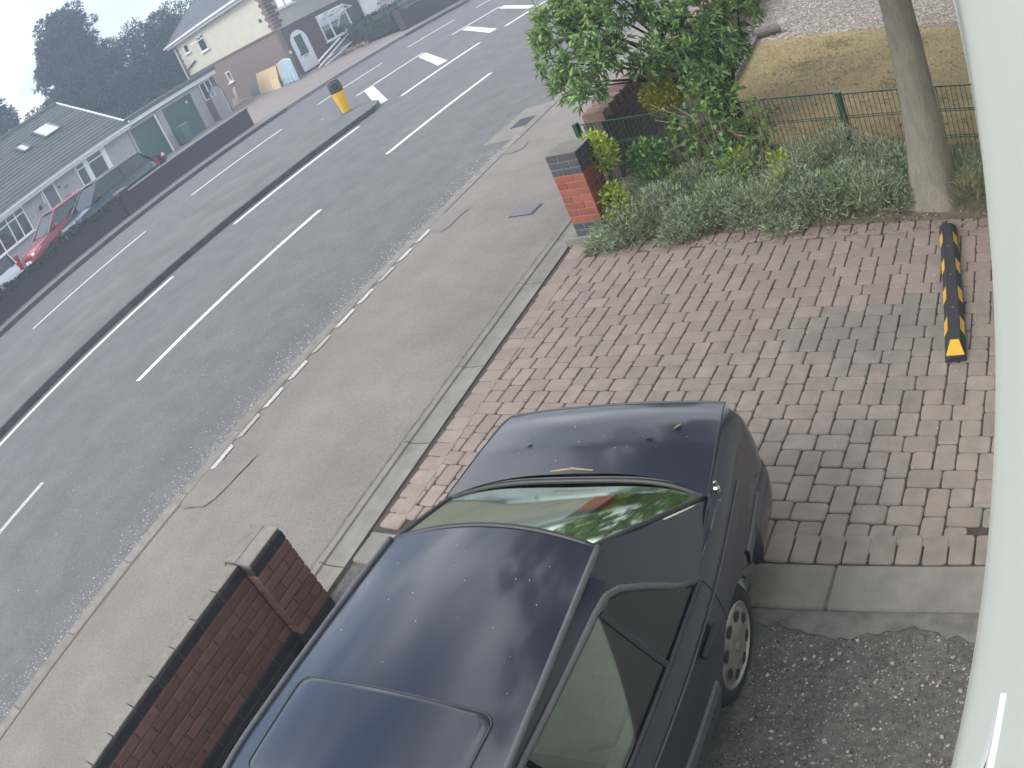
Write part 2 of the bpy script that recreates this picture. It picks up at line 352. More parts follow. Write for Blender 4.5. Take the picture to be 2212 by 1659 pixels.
# pavers: pinkish by the footway, greyer by the house, one oily patch
def paver_mat():
    m_ = mat('block_paver', (.270, .208, .180), (.222, .184, .160), .95, 6, 6, .45, 170, rnd=.085); t = m_.node_tree; l = t.links.new
    b = t.nodes['Principled BSDF']; src = b.inputs['Base Color'].links[0].from_socket
    g = N(t, 'ShaderNodeNewGeometry'); sp = N(t, 'ShaderNodeSeparateXYZ'); l(g.outputs['Position'], sp.inputs[0])
    mr = N(t, 'ShaderNodeMapRange'); mr.inputs['From Min'].default_value = -3.9; mr.inputs['From Max'].default_value = -1.3; l(sp.outputs['X'], mr.inputs['Value'])
    m1 = N(t, 'ShaderNodeMix', data_type='RGBA', blend_type='MULTIPLY'); l(mr.outputs[0], m1.inputs['Factor']); l(src, m1.inputs['A']); m1.inputs['B'].default_value = (1.0, 1.06, 1.06, 1)
    ds = N(t, 'ShaderNodeVectorMath', operation='DISTANCE'); ds.inputs[1].default_value = (-1.02, 4.95, 0)
    nz = N(t, 'ShaderNodeTexNoise'); nz.inputs['Scale'].default_value = 3.5; l(g.outputs['Position'], nz.inputs['Vector'])
    l(g.outputs['Position'], ds.inputs[0])
    ad = N(t, 'ShaderNodeMath', operation='ADD'); l(ds.outputs['Value'], ad.inputs[0]); l(nz.outputs['Fac'], ad.inputs[1])
    mr2 = N(t, 'ShaderNodeMapRange'); mr2.inputs['From Min'].default_value = 1.30; mr2.inputs['From Max'].default_value = .75; mr2.inputs['To Max'].default_value = .85; l(ad.outputs[0], mr2.inputs['Value'])
    m2 = N(t, 'ShaderNodeMix', data_type='RGBA'); l(mr2.outputs[0], m2.inputs['Factor']); l(m1.outputs['Result'], m2.inputs['A']); m2.inputs['B'].default_value = (.165, .160, .138, 1)
    l(m2.outputs['Result'], b.inputs['Base Color']); return m_
M['paver'] = paver_mat()
def mottle(m_, sc_, amt, stretch=(1, 1, 1)):
    t = m_.node_tree; l = t.links.new; b = t.nodes['Principled BSDF']; src = b.inputs['Base Color'].links[0].from_socket
    g = N(t, 'ShaderNodeNewGeometry'); mp_ = N(t, 'ShaderNodeMapping'); mp_.inputs['Scale'].default_value = stretch; l(g.outputs['Position'], mp_.inputs['Vector'])
    n_ = N(t, 'ShaderNodeTexNoise'); n_.inputs['Scale'].default_value = sc_; n_.inputs['Detail'].default_value = 4; l(mp_.outputs[0], n_.inputs['Vector'])
    r_ = N(t, 'ShaderNodeMapRange'); r_.inputs['From Min'].default_value = .3; r_.inputs['From Max'].default_value = .7; r_.inputs['To Min'].default_value = 1 - amt; r_.inputs['To Max'].default_value = 1 + amt; l(n_.outputs['Fac'], r_.inputs['Value'])
    h_ = N(t, 'ShaderNodeHueSaturation'); l(src, h_.inputs['Color']); l(r_.outputs[0], h_.inputs['Value']); l(h_.outputs['Color'], b.inputs['Base Color'])
mottle(M['asphalt'], .9, .07, (1, .12, 1)); mottle(M['asphalt'], 38, .22); mottle(M['footway'], .8, .05); mottle(M['footway'], 5, .03); mottle(M['footway'], 42, .13); mottle(M['yard'], 30, .25); mottle(M['paver'], 1.1, .09); mottle(M['paver'], 9, .10); mottle(M['island'], .8, .15); mottle(M['render'], .6, .03)
M['joint'] = mat('joint_sand', (.075, .063, .054), (.050, .044, .038), .98, 20, 6, .8, 80)

# ------------------------------------------------------------------ the ground and the road
def sheet(name, poly, z, m_, parent=None, kind='structure', **kw):
    b = MB(); b.poly([(x, y, z) for x, y in poly])
    o = b.build(name, m_, parent)
    if kind and parent is None: o['kind'] = kind
    return o
def rp(p0, p1, q0, q1): return [R(p0, q0), R(p1, q0), R(p1, q1), R(p0, q1)]

sheet('ground', [(-218, -178), (178, -178), (178, 208), (-218, 208)], -.17, M['ground'])
road = sheet("road", rp(-23.3, -6.6, -80, 200), -.10, M['asphalt'])

def marking(p0, p1, q0, q1, m_='paint'):
    sheet('lane_marking', rp(p0, p1, q0, q1), -.096, M[m_], road)
for a, c in ((-3.9, .55), (-2.0 + 0.0, 2.75), (4.9, 9.72), (12.0, 16.75), (19.0, 23.8), (26.1, 30.9), (33, 38), (40, 45)):
    if a == -3.9: continue
    marking(-10.40, -10.28, a, c, 'paint' if a > 3 else 'paint_worn')
for a, c in ((3.35 - 5, 8.35), (10.35, 15.25), (17.35, 22.15), (24.1, 28.9), (31, 36), (38, 43)): marking(-13.66, -13.52, a, c)
for a, c in ((16.7, 18.0), (19.85, 24.2), (26.4, 30.7), (33, 37.4), (39.5, 44)): marking(-17.25, -17.14, a, c)
for a, c in ((.6, 5.4), (7.6, 12.3), (14.35, 18.95), (21.05, 25.45), (27.4, 31.5), (33.7, 38), (40.2, 44.5)): marking(-20.12, -20.01, a, c)
for (x0, y0), (x1, y1) in (((-18.0, 20.62), (-14.95, 17.42)), ((-18.05, 23.95), (-14.95, 20.65)), ((-18.2, 27.3), (-15.05, 24.1)), ((-18.35, 30.6), (-15.2, 27.4)), ((-18.5, 34), (-15.4, 30.8))):
    b = MB(); b.poly([(x0, y0, -.095), (x0 - .04, y0 - .44, -.095), (x1 - .08, y1 - .42, -.095), (x1, y1, -.095)]); b.build('chevron_marking', M['paint'], road)

# near kerb: single stones
kerb = MB(); kerb.prism(rp(-6.69, -6.527, -1.4, 40), -.165, -.012); kerb = kerb.build('kerb', M['mortar_dark']); kerb['kind'] = 'structure'   # bedding that shows in the joints
def run_stones(parent, name, p0, p1, q0, q1, length, z0, z1, m_, gap=.008, bev=.012, jit=.004):
    me = MB().box(p0, p1, gap / 2, length - gap / 2, z0, z1, bev).mesh(name, m_)
    q = q0; k = 0
    while q < q1 - .01:
        x, y = R(0, q)
        link(name, me, parent, (x + random.uniform(-jit, jit), y, random.uniform(-jit, jit)), (0, 0, -math.atan(KR)))
        q += length
run_stones(kerb, 'kerb_stone', -6.70, -6.53, -1.4, 40, .915, -.16, .0, M['kerb'])
# footway
foot = MB()
foot.poly([(*R(-6.525, -80), -.004), (*R(-4.30, -80), -.004), (*R(-4.30, 200), -.004), (*R(-6.525, 200), -.004)])
foot = foot.build('footway', M['footway']); foot['kind'] = 'structure'
sheet('kerb_joint', rp(-6.535, -6.518, -2, 40), .0015, M['mortar_dark'], foot)
sheet('gutter_line', rp(-6.745, -6.695, -2, 40), -.0955, M['iron_dirt'], road)
# ragged repair patches and the white strip behind the dropped kerb
for pts in ([(-6.52, 2.73), (-6.40, 2.68), (-6.30, 2.72), (-6.13, 2.74), (-6.07, 2.85), (-6.00, 3.22), (-5.97, 3.45), (-6.15, 3.32), (-6.35, 3.30), (-6.52, 3.42)],
            [(-6.52, 7.70), (-6.42, 7.55), (-6.22, 7.50), (-6.14, 7.58), (-6.15, 7.88), (-6.10, 8.10), (-6.30, 8.02), (-6.52, 8.06)],
            [(-6.52, 9.95), (-6.34, 9.92), (-6.20, 9.98), (-6.24, 10.32), (-6.52, 10.36)]):
    sheet('repair_patch', [R(p, q) for p, q in pts], .002, M['patch'], foot)
M['crack'] = mat('crack_dark', (.05, .046, .042), (.07, .065, .06), .98, 20)
def crack(pts, w0=.010):
    b = MB(); fine = []
    for (a, c) in zip(pts[:-1], pts[1:]):
        n = max(2, int(math.hypot(c[0] - a[0], c[1] - a[1]) / .05))
        for k in range(n): t = k / n; fine.append((a[0] + (c[0] - a[0]) * t + random.uniform(-.008, .008), a[1] + (c[1] - a[1]) * t + random.uniform(-.008, .008)))
    for (a, c) in zip(fine[:-1], fine[1:]):
        w_ = w0 * random.uniform(.5, 1.2); b.poly([(*R(a[0], a[1]), .0035), (*R(a[0] + w_, a[1] - w_ * .5), .0035), (*R(c[0] + w_, c[1] - w_ * .5), .0035), (*R(c[0], c[1]), .0035)])
    b.build('crack', M['crack'], foot)
crack([(-6.52, 2.73), (-6.40, 2.68), (-6.30, 2.72), (-6.13, 2.74), (-6.07, 2.85), (-6.00, 3.22), (-5.97, 3.45)])
crack([(-6.22, 7.50), (-6.14, 7.58), (-6.15, 7.88), (-6.10, 8.10)]); crack([(-6.52, 9.95), (-6.34, 9.92), (-6.20, 9.98), (-6.24, 10.32)])
crack([(-4.33, 2.0), (-4.335, 3.1), (-4.33, 4.4), (-4.34, 5.6), (-4.33, 7.0)], .006)
q = 3.2; k = 0
while q < 7.4:
    l_ = random.uniform(.29, .35)
    sheet('painted_edge_strip', [R(-6.515, q), R(-6.445, q + .03), R(-6.445, q + l_), R(-6.515, q + l_ + .03)], .005, M['paint_worn' if k % 3 != 1 else 'paint_faint'], foot)
    q += .455; k += 1
# drainage channel between footway and drive
chan = MB(); chan.prism(rp(-4.29, -4.035, -1.6, 8.6), -.15, -.05); chan = chan.build('drainage_channel', M['mortar_dark']); chan['kind'] = 'structure'
cpro = [(-4.30, -.12), (-4.30, .006), (-4.25, .006), (-4.238, -.008), (-4.12, -.010), (-4.06, -.004), (-4.035, .0), (-4.03, -.12)]
for a, c in ((-1.6, -.35), (-.35, .9), (.9, 2.38), (2.38, 3.66), (3.66, 4.62), (4.62, 5.92), (5.92, 7.35), (7.35, 8.6)):
    b = MB(); b.loft([[(*R(p, a + .006), z) for p, z in cpro], [(*R(p, c - .006), z) for p, z in cpro]], closed=True, caps=True)
    b.build('channel_section', M['concrete'], chan)

# drive of block pavers
drive = MB(); drive.poly([(-4.32, 2.70, -.014), (-.02, 2.70, -.014), (-.02, 6.75, -.014), (-4.42, 6.75, -.014)])
drive = drive.build('drive', M['joint']); drive['kind'] = 'structure'
U = .07
def paver_mesh(w_, h_, seed, rc=.019, g=.0038):
    r_ = random.Random(seed); x0, x1, y0, y1 = g, w_ - g, g, h_ - g; pts = []
    for cx, cy, a0 in ((x1 - rc, y0 + rc, -90), (x1 - rc, y1 - rc, 0), (x0 + rc, y1 - rc, 90), (x0 + rc, y0 + rc, 180)):
        for k in range(3):
            a = math.radians(a0 + k * 45); rr = rc * r_.uniform(.7, 1.25)
            pts.append((cx + math.cos(a) * rc + r_.uniform(-.0022, .0022), cy + math.sin(a) * rc + r_.uniform(-.0022, .0022)))
    cx, cy = w_ / 2, h_ / 2; b = MB()
    rings = []
    for d, z in ((0, -.05), (0, -.007), (.006, 0.0)):
        rings.append([(px + (cx - px) * d / .07, py + (cy - py) * d / .07, z) for px, py in pts])
    b.loft(rings, closed=True); b.f.append(tuple(len(b.v) - 12 + j for j in range(12))); b.m.append(0)
    return b.mesh('paver', M['paver'], False)
ROT = math.radians(-2.6); cr_, sr_ = math.cos(ROT), math.sin(ROT)
OX, OY = -2.247, 5.605                           # corner of one measured pair of blocks
def PW(u, v): return (OX + (u * cr_ - v * sr_) * U, OY + (u * sr_ + v * cr_) * U)
var = {k: [paver_mesh(k[0] * U, k[1] * U, 10 * i + j) for j in range(5)] for i, k in enumerate(((3, 2), (2, 3), (2, 2)))}
sold = [paver_mesh(.200, .145, 200 + j) for j in range(4)]
soldv = [paver_mesh(.145, .200, 300 + j) for j in range(4)]
lay = []
for i in range(-30, 31):
    for j in range(-30, 31):
        bu, bv = 8 * i + 4 * j, -4 * j
        for (u, v, k) in ((0, 0, (3, 2)), (3, 0, (3, 2)), (6, 1, (2, 3)), (6, -2, (2, 3)), (0, -2, (2, 2)), (4, -2, (2, 2))):
            cx, cy = PW(bu + u + k[0] / 2, bv + v + k[1] / 2)
            p = cx - KR * cy
            if -3.90 < p and cx < -.02 and 2.885 < cy < 6.345 - .045 * (cx + 4): lay.append((PW(bu + u, bv + v), ROT, random.choice(var[k]), cx, cy, 0.0))
y = 2.78
while y < 6.6:                                   # soldier course along the channel
    x0 = -3.985 + KR * y; lay.append(((x0, y), ROT, random.choice(sold), x0 + .1, y, .005)); y += .1475
x = -3.75
while x < .0:                                   # soldier courses by the planting and by the concrete edging
    y0 = 6.33 - .045 * (x + 4); lay.append(((x, y0), ROT, random.choice(soldv), x + .07, y0 + .1, .005))
    lay.append(((x + .03, 2.735), 0.0, random.choice(soldv), x + .07, 2.83, .005)); x += .146
def under_car(cx, cy): return -2.85 < cx < -1.2 and cy < 2.95
def weight(e): return (e[3] ** 2 + e[4] ** 2) + (500 if under_car(e[3], e[4]) else 0)
lay.sort(key=weight)
for (px, py), rz, me, cx, cy, dz in lay[:300]:
    link('paver', me, drive, (px, py, dz + random.uniform(-.002, .002)), (random.uniform(-.006, .006), random.uniform(-.006, .006), rz + random.uniform(-.008, .008)))
vs, fs = [], []
for (px, py), rz, me, cx, cy, d0 in lay[300:]:
    i = len(vs); c, s = math.cos(rz), math.sin(rz); dz = d0 + random.uniform(-.002, .002)
    vs += [(px + v.co.x * c - v.co.y * s, py + v.co.x * s + v.co.y * c, v.co.z + dz) for v in me.vertices]
    fs += [tuple(i + k for k in pl.vertices) for pl in me.polygons]
me = bpy.data.meshes.new('far_pavers'); me.from_pydata(vs, [], fs)
mfar = mat('block_paver_far', (.270, .208, .180), (.222, .184, .160), .95, 6, 6, .45, 170, island=.085); me.materials.append(mfar)
link('paver_field', me, drive, kind='stuff')

# concrete edging, crumbled cement and the asphalt yard nearer the camera
edging = MB().box(-4.12, -.06, 2.46, 2.715, -.16, -.01).build('concrete_edging', M['mortar_dark']); edging['kind'] = 'structure'
for a, c in ((-4.13, -2.98), (-2.98, -1.96), (-1.96, -.965), (-.965, -.06)):
    MB().box(a + .004, c - .004, 2.445, 2.728, -.16, .004, .012).build('edging_slab', M['concrete'], edging)
yard = sheet('yard', [(-4.22, -6), (.3, -6), (.3, 2.45), (-4.16, 2.45)], -.030, M['yard'])
b = MB(); pts = [(-3.0, 2.446)]; x = -3.0
edge = []
while x < -.1:
    edge.append((x, 2.33 + .035 * math.sin(x * 9) + random.uniform(-.03, .02))); x += .045
b.poly([(-3.0, 2.446, -.020), *[(x, y, -.024) for x, y in edge], (-.06, 2.446, -.020)]); b.build('cement_fillet', M['cement'], yard)

# traffic island with a dark kerb, and the far footway
isl = MB()
ipts = [R(-14.0, -60), *[R(-14.0, q) for q in (0, 8, 14)], R(-14.0, 16.7), R(-14.25, 17.2), R(-14.8, 17.55), R(-15.6, 17.65), R(-16.4, 17.5), R(-17.0, 16.8), R(-17.4, 15.2), R(-17.5, -60)]
isl.prism(ipts, -.12, .025); isl = isl.build('traffic_island', M['island']); isl['kind'] = 'structure'
run_stones(isl, 'island_kerb_stone', -14.0, -13.87, -3.0, 16.5, .915, -.14, .035, M['kerb_dark'], gap=.006)
ff = MB(); ff.prism([R(-23.22, -80), R(-23.22, 22.0), R(-23.22, 200), R(-25.2, 200), R(-25.2, -80)][0:1] + [R(-23.22, 200), R(-25.2, 200), R(-25.2, -80)], -.15, .03)
ff = ff.build('far_footway', M['footway']); ff['kind'] = 'structure'
run_stones(ff, 'far_kerb_stone', -23.22, -23.07, -2.0, 22.8, .915, -.14, .038, M['kerb_dark'], gap=.006)
run_stones(ff, 'far_kerb_stone', -23.22, -23.07, 33.0, 52.0, .915, -.14, .038, M['kerb_dark'], gap=.006)
sheet('forecourt', [R(-25.2, -80), R(-25.2, 200), (-90, 200), (-90, -80)], .02, M['forecourt'])

# neighbour's garden: soil, dry lawn, pebbles
soil = sheet('planting_bed', [(-4.30, 6.54), (.1, 6.335), (.1, 8.2), (-4.45, 8.2)], .004, M['earth'])
bed2 = sheet('garden_soil', [(-4.45, 8.2), (-3.3, 8.2), (-3.62, 10.7), (-3.95, 14.6), (-4.9, 30), (-5.4, 30)], .004, M['earth'])
lawn = sheet('lawn', [(-3.42, 8.0), (.1, 8.0), (.1, 12.9), (-1.45, 13.25), (-3.2, 13.5), (-3.82, 13.9), (-3.62, 10.7)], .012, M['lawn'])
peb = sheet('pebble_bed', [(-3.9, 13.4), (-3.2, 13.45), (-1.45, 13.2), (.1, 12.85), (.1, 30), (-5, 30)], .006, mat('pebble_ground', (.23, .20, .17), (.13, .115, .10), .95, 16, 6, .9, 40, speck=(.36, .33, .29), speck_scale=22, speck_lo=.56))

# ------------------------------------------------------------------ the camera's own house (right edge)
hs = thing('house', 'cream rendered house wall at the right edge of the photo', 'house', (0, 5, 0))
def WX(z): return -.146 + z * .0655                    # the wall leans back a little
b = MB()
for y0, y1 in ((-3.0, 24.0),):
    b.loft([[(WX(-.2), y, -.2) if k == 0 else (WX(5.2), y, 5.2) if k == 1 else (5.5, y, 5.2) if k == 2 else (5.5, y, -.2) for k in range(4)] for y in (y0, y1)], closed=True, caps=True)
wall = b.build('wall', M['render'], hs); wall.location = (0, -5, 0)
rfw = MB(); rfw.loft([[(WX(5.2) - .02, y, 5.202), (2.8, y, 7.4), (5.8, y, 5.202)] for y in (-3.3, 24.3)], closed=True, caps=True); rfw = rfw.build('roof', M['roof_tile'], hs); rfw.location = (0, -5, 0)
def wbox(mb, y0, y1, z0, z1, d0, d1):
    """a box lying on the leaning wall, d0..d1 proud of it"""
    mb.loft([[(WX(z0) - d0, y, z0), (WX(z0) - d1, y, z0), (WX(z1) - d1, y, z1), (WX(z1) - d0, y, z1)] for y in (y0, y1)], closed=True, caps=True)
win = MB()
for a in ((-1.5, .50, 2.392, 2.43), (-1.5, .50, 1.20, 1.24), (.465, .50, 1.24, 2.392), (-1.5, -1.46, 1.24, 2.392), (-.45, -.41, 1.24, 2.392)): wbox(win, *a, -.01, .007)
win = win.build('window_frame', M['upvc'], hs); win.location = (0, -5, 0)
gl = MB(); wbox(gl, -1.46, .448, 1.255, 2.376, -.008, .001); gl = gl.build('pane', M['pane_dark'], win)
sk = MB()
for a in ((-1.46, .465, 2.376, 2.392), (.448, .465, 1.24, 2.376), (-1.46, .465, 1.24, 1.255)): wbox(sk, *a, -.01, .003)
sk.build('window_shadow_gap', M['seal'], win)  # black strips painted as the shadowed gap between frame and pane
sl = MB(); wbox(sl, -1.56, .56, 1.14, 1.19, -.01, .035); sl = sl.build('sill', M['upvc'], win)

# ------------------------------------------------------------------ brickwork helpers
def brick_mesh(lx, ly, lz, m_, bev=.004):
    return MB().box(-lx / 2, lx / 2, -ly / 2, ly / 2, 0, lz, bev).mesh('brick', m_)
def brick(parent, me, x, y, z, rz=0.0):
    return link('brick', me, parent, (x, y, z), (0, 0, rz + random.uniform(-.006, .006)))

# gate pillar: blue - red - blue courses on a concrete foot
gp = thing('gate_pillar', 'square brick gate pillar, red with blue-grey brick bands, at the drive entrance', 'pillar', (-4.03, 6.76, 0), ROT)
PWD = .338
MB().box(-.34, .22, -.185, .19, -.05, .088, .015).build('concrete_base', M['concrete'], gp)
MB().box(-PWD / 2 + .006, PWD / 2 - .006, -PWD / 2 + .006, PWD / 2 - .006, .085, .965).build('mortar_core', M['mortar'], gp)
cz = .0735; J = .009
for c in range(12):
    z = .090 + c * cz; mk = 'brick_blue' if c < 2 or c >= 9 else 'brick_red'
    full, half = (PWD - J) * 2 / 3, (PWD - J) / 3
    mf = brick_mesh(full, .103, cz - J, M[mk]); mfy = brick_mesh(.103, full, cz - J, M[mk])
    mhx = brick_mesh(half, .103, cz - J, M[mk]); 
    e = PWD / 2 - .0515
    a = 1 if c % 2 else -1                             # pinwheel of three bricks a face
    brick(gp, mf, a * (PWD / 2 - full / 2), -e, z); brick(gp, mhx, -a * (PWD / 2 - half / 2), -e, z)
    brick(gp, mf, -a * (PWD / 2 - full / 2), e, z); brick(gp, mhx, a * (PWD / 2 - half / 2), e, z)
    mm_ = brick_mesh(.100, PWD - 2 * .103 - 2 * J, cz - J, M[mk])
    brick(gp, mm_, e + .0015, 0, z); brick(gp, mm_, -e - .0015, 0, z)
MB().box(-PWD / 2 - .004, PWD / 2 + .004, -PWD / 2 - .004, PWD / 2 + .004, .970, .978, .003).build('mortar_cap', M['brick_coping'], gp)

# low front wall, bottom left
fw = thing('front_wall', 'low brown brick wall with a dark top course, beside the parked car at bottom left', 'wall', (0, 0, 0))
ang = -math.atan(KR)
TOPW = .745
def wall_at(p, q): return R(p, q)
b = MB(); b.prism(rp(-4.033, -3.945, -3.0, 1.70), -.1, TOPW - .02); b.prism(rp(-4.100, -3.842, 1.715, 2.035), -.1, TOPW - .02); b.build('mortar_core', M['mortar_dark'], fw)
nc = 10; ch = (TOPW + .006) / nc
kinds = {0: 'brick_black', 1: 'brick_black', 8: 'brick_brown', 9: 'brick_black'}
bm_ = {k: brick_mesh(.104, .218, ch - .012, M[k]) for k in ('brick_brown', 'brick_black')}
bh_ = {k: brick_mesh(.104, .104, ch - .012, M[k]) for k in ('brick_brown', 'brick_black')}
for c in range(nc):
    k = kinds.get(c, 'brick_brown'); z = -.02 + c * ch
    q = 1.70 - .109 - (0 if c % 2 else .114)
    if c % 2 == 0: brick(fw, bh_[k], *R(-3.989, 1.70 - .052), z, ang)
    while q > -1.2:
        brick(fw, bm_[k], *R(-3.989, q), z, ang); q -= .228
    # pier: stretchers and headers alternate
    if c % 2:
        brick(fw, bm_[k], *R(-3.884, 1.708 + .109), z, ang); brick(fw, bh_[k], *R(-3.884, 1.708 + .280), z, ang)
        brick(fw, bm_[k], *R(-4.06, 1.708 + .109), z, ang); brick(fw, bh_[k], *R(-4.06, 1.708 + .280), z, ang)
    else:
        brick(fw, bh_[k], *R(-3.884, 1.708 + .052), z, ang); brick(fw, bm_[k], *R(-3.884, 1.708 + .223), z, ang)
        brick(fw, bh_[k], *R(-4.06, 1.708 + .052), z, ang); brick(fw, bm_[k], *R(-4.06, 1.708 + .223), z, ang)
    brick(fw, brick_mesh(.068, .104, ch - .012, M[k]), *R(-3.972, 1.708 + .281), z, ang)
cop = MB().box(-.050, .050, -.109, .109, 0, .014, .004).mesh('coping_brick', M['brick_coping'])
q = 1.70 - .110
while q > -1.2:
    link('coping_brick', cop, fw, (*R(-3.991, q), TOPW - .016), (0, random.uniform(-.01, .01), ang)); q -= .226
cop2 = MB().box(-.066, .066, -.162, .162, 0, .016, .004).mesh('coping_brick', M['brick_coping'])
for p in (-3.904, -4.040): link('coping_brick', cop2, fw, (*R(p, 1.875), TOPW - .016), (0, 0, ang))

# ------------------------------------------------------------------ parking stop
ps = thing('parking_stop', 'black rubber wheel stop with yellow reflective patches, lying on the pavers by the house', 'parking stop', (-.43, 4.42, 0), math.radians(3.0))
ln = 1.80
prof = [(-.078, 0), (-.072, .04), (-.040, .098), (.040, .098), (.072, .04), (.078, 0)]
secs = []
for y, sc_, zz in ((-.02, 1, .35), (.10, 1, 1), (ln - .10, 1, 1), (ln + .02, 1, .35)):
    secs.append([(x, y, z * zz) for x, z in prof])
b = MB(); b.loft(secs, closed=True, caps=True); stop = b.build('body', M['rubber'], ps)
def patch(q0, q1, side):
    a, c = ((.0735, .0400), (.0435, .0930)) ; s = side
    m1 = MB(); pts = []
    for (x, z), y in (((.0735, .0405), q0), ((.0735, .0405), q1), ((.0435, .0935), q1), ((.0435, .0935), q0)):
        pts.append((s * (x + .0025), y, z + .0018))
    m1.poly(pts if s > 0 else pts[::-1]); m1.build('yellow_patch', M['yellow'], ps)
for q0 in (.20, .585, .985, 1.40):
    for s in (-1, 1): patch(q0, q0 + .165, s)
m1 = MB(); m1.poly([(-.066, -.012, .045), (.066, -.012, .045), (.030, .088, .0975), (-.030, .088, .0975)]); m1.build('end_patch', M['yellow'], ps)
m1 = MB(); m1.poly([(-.066, ln + .012, .045), (-.030, ln - .088, .0975), (.030, ln - .088, .0975), (.066, ln + .012, .045)]); m1.build('end_patch', M['yellow'], ps)
for y in (.46, .90, 1.32): MB().lathe([(.012, 0), (.012, .004), (.0, .004)], 10, c=(0, y, .097)).build('fixing_bolt', M['chrome'], ps)

# ------------------------------------------------------------------ footway ironwork
ac = thing('access_cover', 'small grey rectangular access cover set in the footway', 'cover', (-5.42, 7.68, 0), ROT)
MB().box(-.17, .17, -.135, .135, -.02, .004).build('frame', M['iron'], ac)
b = MB(); b.box(-.15, .15, -.115, .115, 0, .009, .002)
for i in range(6):
    for j in range(5): b.box(-.135 + i * .048, -.105 + i * .048, -.10 + j * .042, -.075 + j * .042, .009, .012)
b.build('lid', mat('cover_steel', (.17, .175, .20), (.14, .145, .165), .7, 30), ac)
gy = thing('road_gully', 'iron drain grating at the kerb by the overhanging shrub', 'drain', (*R(-7.0, 11.75), -.098), -math.atan(KR))
MB().box(-.25, .25, -.27, .27, -.02, .002).build('frame', M['iron'], gy)
b = MB(); b.box(-.20, .20, -.22, .22, -.01, .003); b.build('shadow_pit', M['trim_black'], gy)
for j in range(11): MB().box(-.2, .2, -.215 + j * .040, -.195 + j * .040, .003, .014).build('grating_bar', M['iron'], gy)
sheet('gully_surround', [R(-7.45, 10.9), R(-6.72, 10.9), R(-6.72, 12.7), R(-7.4, 12.6)], -.0955, M['footway'], road)

# ------------------------------------------------------------------ keep-left bollard on the island
bo = thing('traffic_bollard', 'yellow traffic bollard with dark top standing on the island', 'bollard', (-16.15, 17.05, .025), math.radians(44))
def bsec(z, wx, wy, n=16):
    return [(wx * math.copysign(abs(math.cos(a)) ** .7, math.cos(a)), wy * math.copysign(abs(math.sin(a)) ** .7, math.sin(a)), z) for a in [2 * math.pi * i / n for i in range(n)]]
zz = [(0.0, .105, .09), (.03, .112, .095), (.30, .145, .11), (.55, .178, .12), (.66, .186, .12)]
b = MB(); b.loft([bsec(*a) for a in zz], closed=True, caps=True); smoothed(b.build('yellow_shell', M['bollard_yellow'], bo), 50)
zz = [(.655, .188, .122), (.72, .190, .123), (.92, .186, .12), (1.0, .165, .11), (1.035, .11, .085)]
b = MB(); b.loft([bsec(*a) for a in zz], closed=True, caps=True); smoothed(b.build('dark_cap', M['bollard_dark'], bo), 50)
b = MB()
for s in (-1, 1):
    ring = []
    for k in range(25):
        a = math.pi * 2 * k / 24; ring.append((math.cos(a) * .13, s * .1235, .835 + math.sin(a) * .13))
    b.tube(ring, .012, 6, False)
b.build('sign_ring', mat('sign_ring_grey', (.11, .11, .12), (.09, .09, .10), .4), bo)
MB().lathe([(.19, -.002), (.19, .012), (.0, .012)], 20).build('base_plate', M['iron'], bo)

# ------------------------------------------------------------------ green mesh fence
fe = thing('mesh_fence', 'low green welded mesh fence behind the planting bed', 'fence', (0, 0, 0))
posts = [(-4.56, 8.00, .82), (-1.49, 7.66, .80), (1.2, 7.5, .80)]
for x, y, z in posts[:2]:
    pb = MB().box(-.03, .03, -.03, .03, 0, z, .004).build('post', M['green_paint'], fe, loc=(x, y, 0), rot=(0, 0, -.1))
for (x0, y0, z0), (x1, y1, z1) in ((posts[0], posts[1]), (posts[1], posts[2])):
    b = MB(); n = int(math.hypot(x1 - x0, y1 - y0) / .05)
    for k in range(1, n):
        t = k / n; x, y = x0 + (x1 - x0) * t, y0 + (y1 - y0) * t
        if x > -.12: break
        b.bar((x, y, .03), (x, y, z0 - .02), .006)
    xe = min(x1, -.1); te = (xe - x0) / (x1 - x0); ye = y0 + (y1 - y0) * te
    for z in (.06, .25, .27, .52, .54, z0 - .03):
        b.bar((x0, y0 + .006, z), (xe, ye + .006, z), .007 if z < .7 else .012)
    b.build('mesh_panel', M['green_paint'], fe)

# ------------------------------------------------------------------ neighbour's garden wall with brick-on-edge coping
gw = thing('garden_wall', 'old brown garden wall with a jagged brick-on-edge top, behind the mesh fence', 'wall', (0, 0, 0))
def GW(p, q): return (-4.44 + p - .015 * (q - 8.4), q)
def uv_wall(mb_, name, m_, parent, pts_uv):
    me = mb_.mesh(name, m_); ul = me.uv_layers.new(name='UVMap')
    for lp, uv in zip(ul.data, pts_uv): lp.uv = uv
    return link(name, me, parent)
def brick_box(name, poly, z0, z1, m_, parent):
    """vertical walls over a plan polygon with UVs in metres"""
    me = bpy.data.meshes.new(name); v = []; f = []; uvs = []; n = len(poly); d = 0
    for i in range(n):
        a, c = poly[i], poly[(i + 1) % n]; l_ = math.hypot(c[0] - a[0], c[1] - a[1]); k = len(v)
        v += [(*a, z0), (*c, z0), (*c, z1), (*a, z1)]; f.append((k, k + 1, k + 2, k + 3)); uvs += [(d, z0), (d + l_, z0), (d + l_, z1), (d, z1)]; d += l_
    k = len(v); v += [(*p, z1) for p in poly]; f.append(tuple(range(k, k + n))); uvs += [(p[0], p[1]) for p in poly]
    me.from_pydata(v, [], f); ul = me.uv_layers.new(name='UVMap')
    for i, uv in enumerate(uvs): ul.data[i].uv = uv
    me.materials.append(m_); return link(name, me, parent)
brick_box('wall_body', [GW(-.11, 8.15), GW(.11, 8.15), GW(.11, 24), GW(-.11, 24)], -.05, .72, M['garden_wall'], gw)
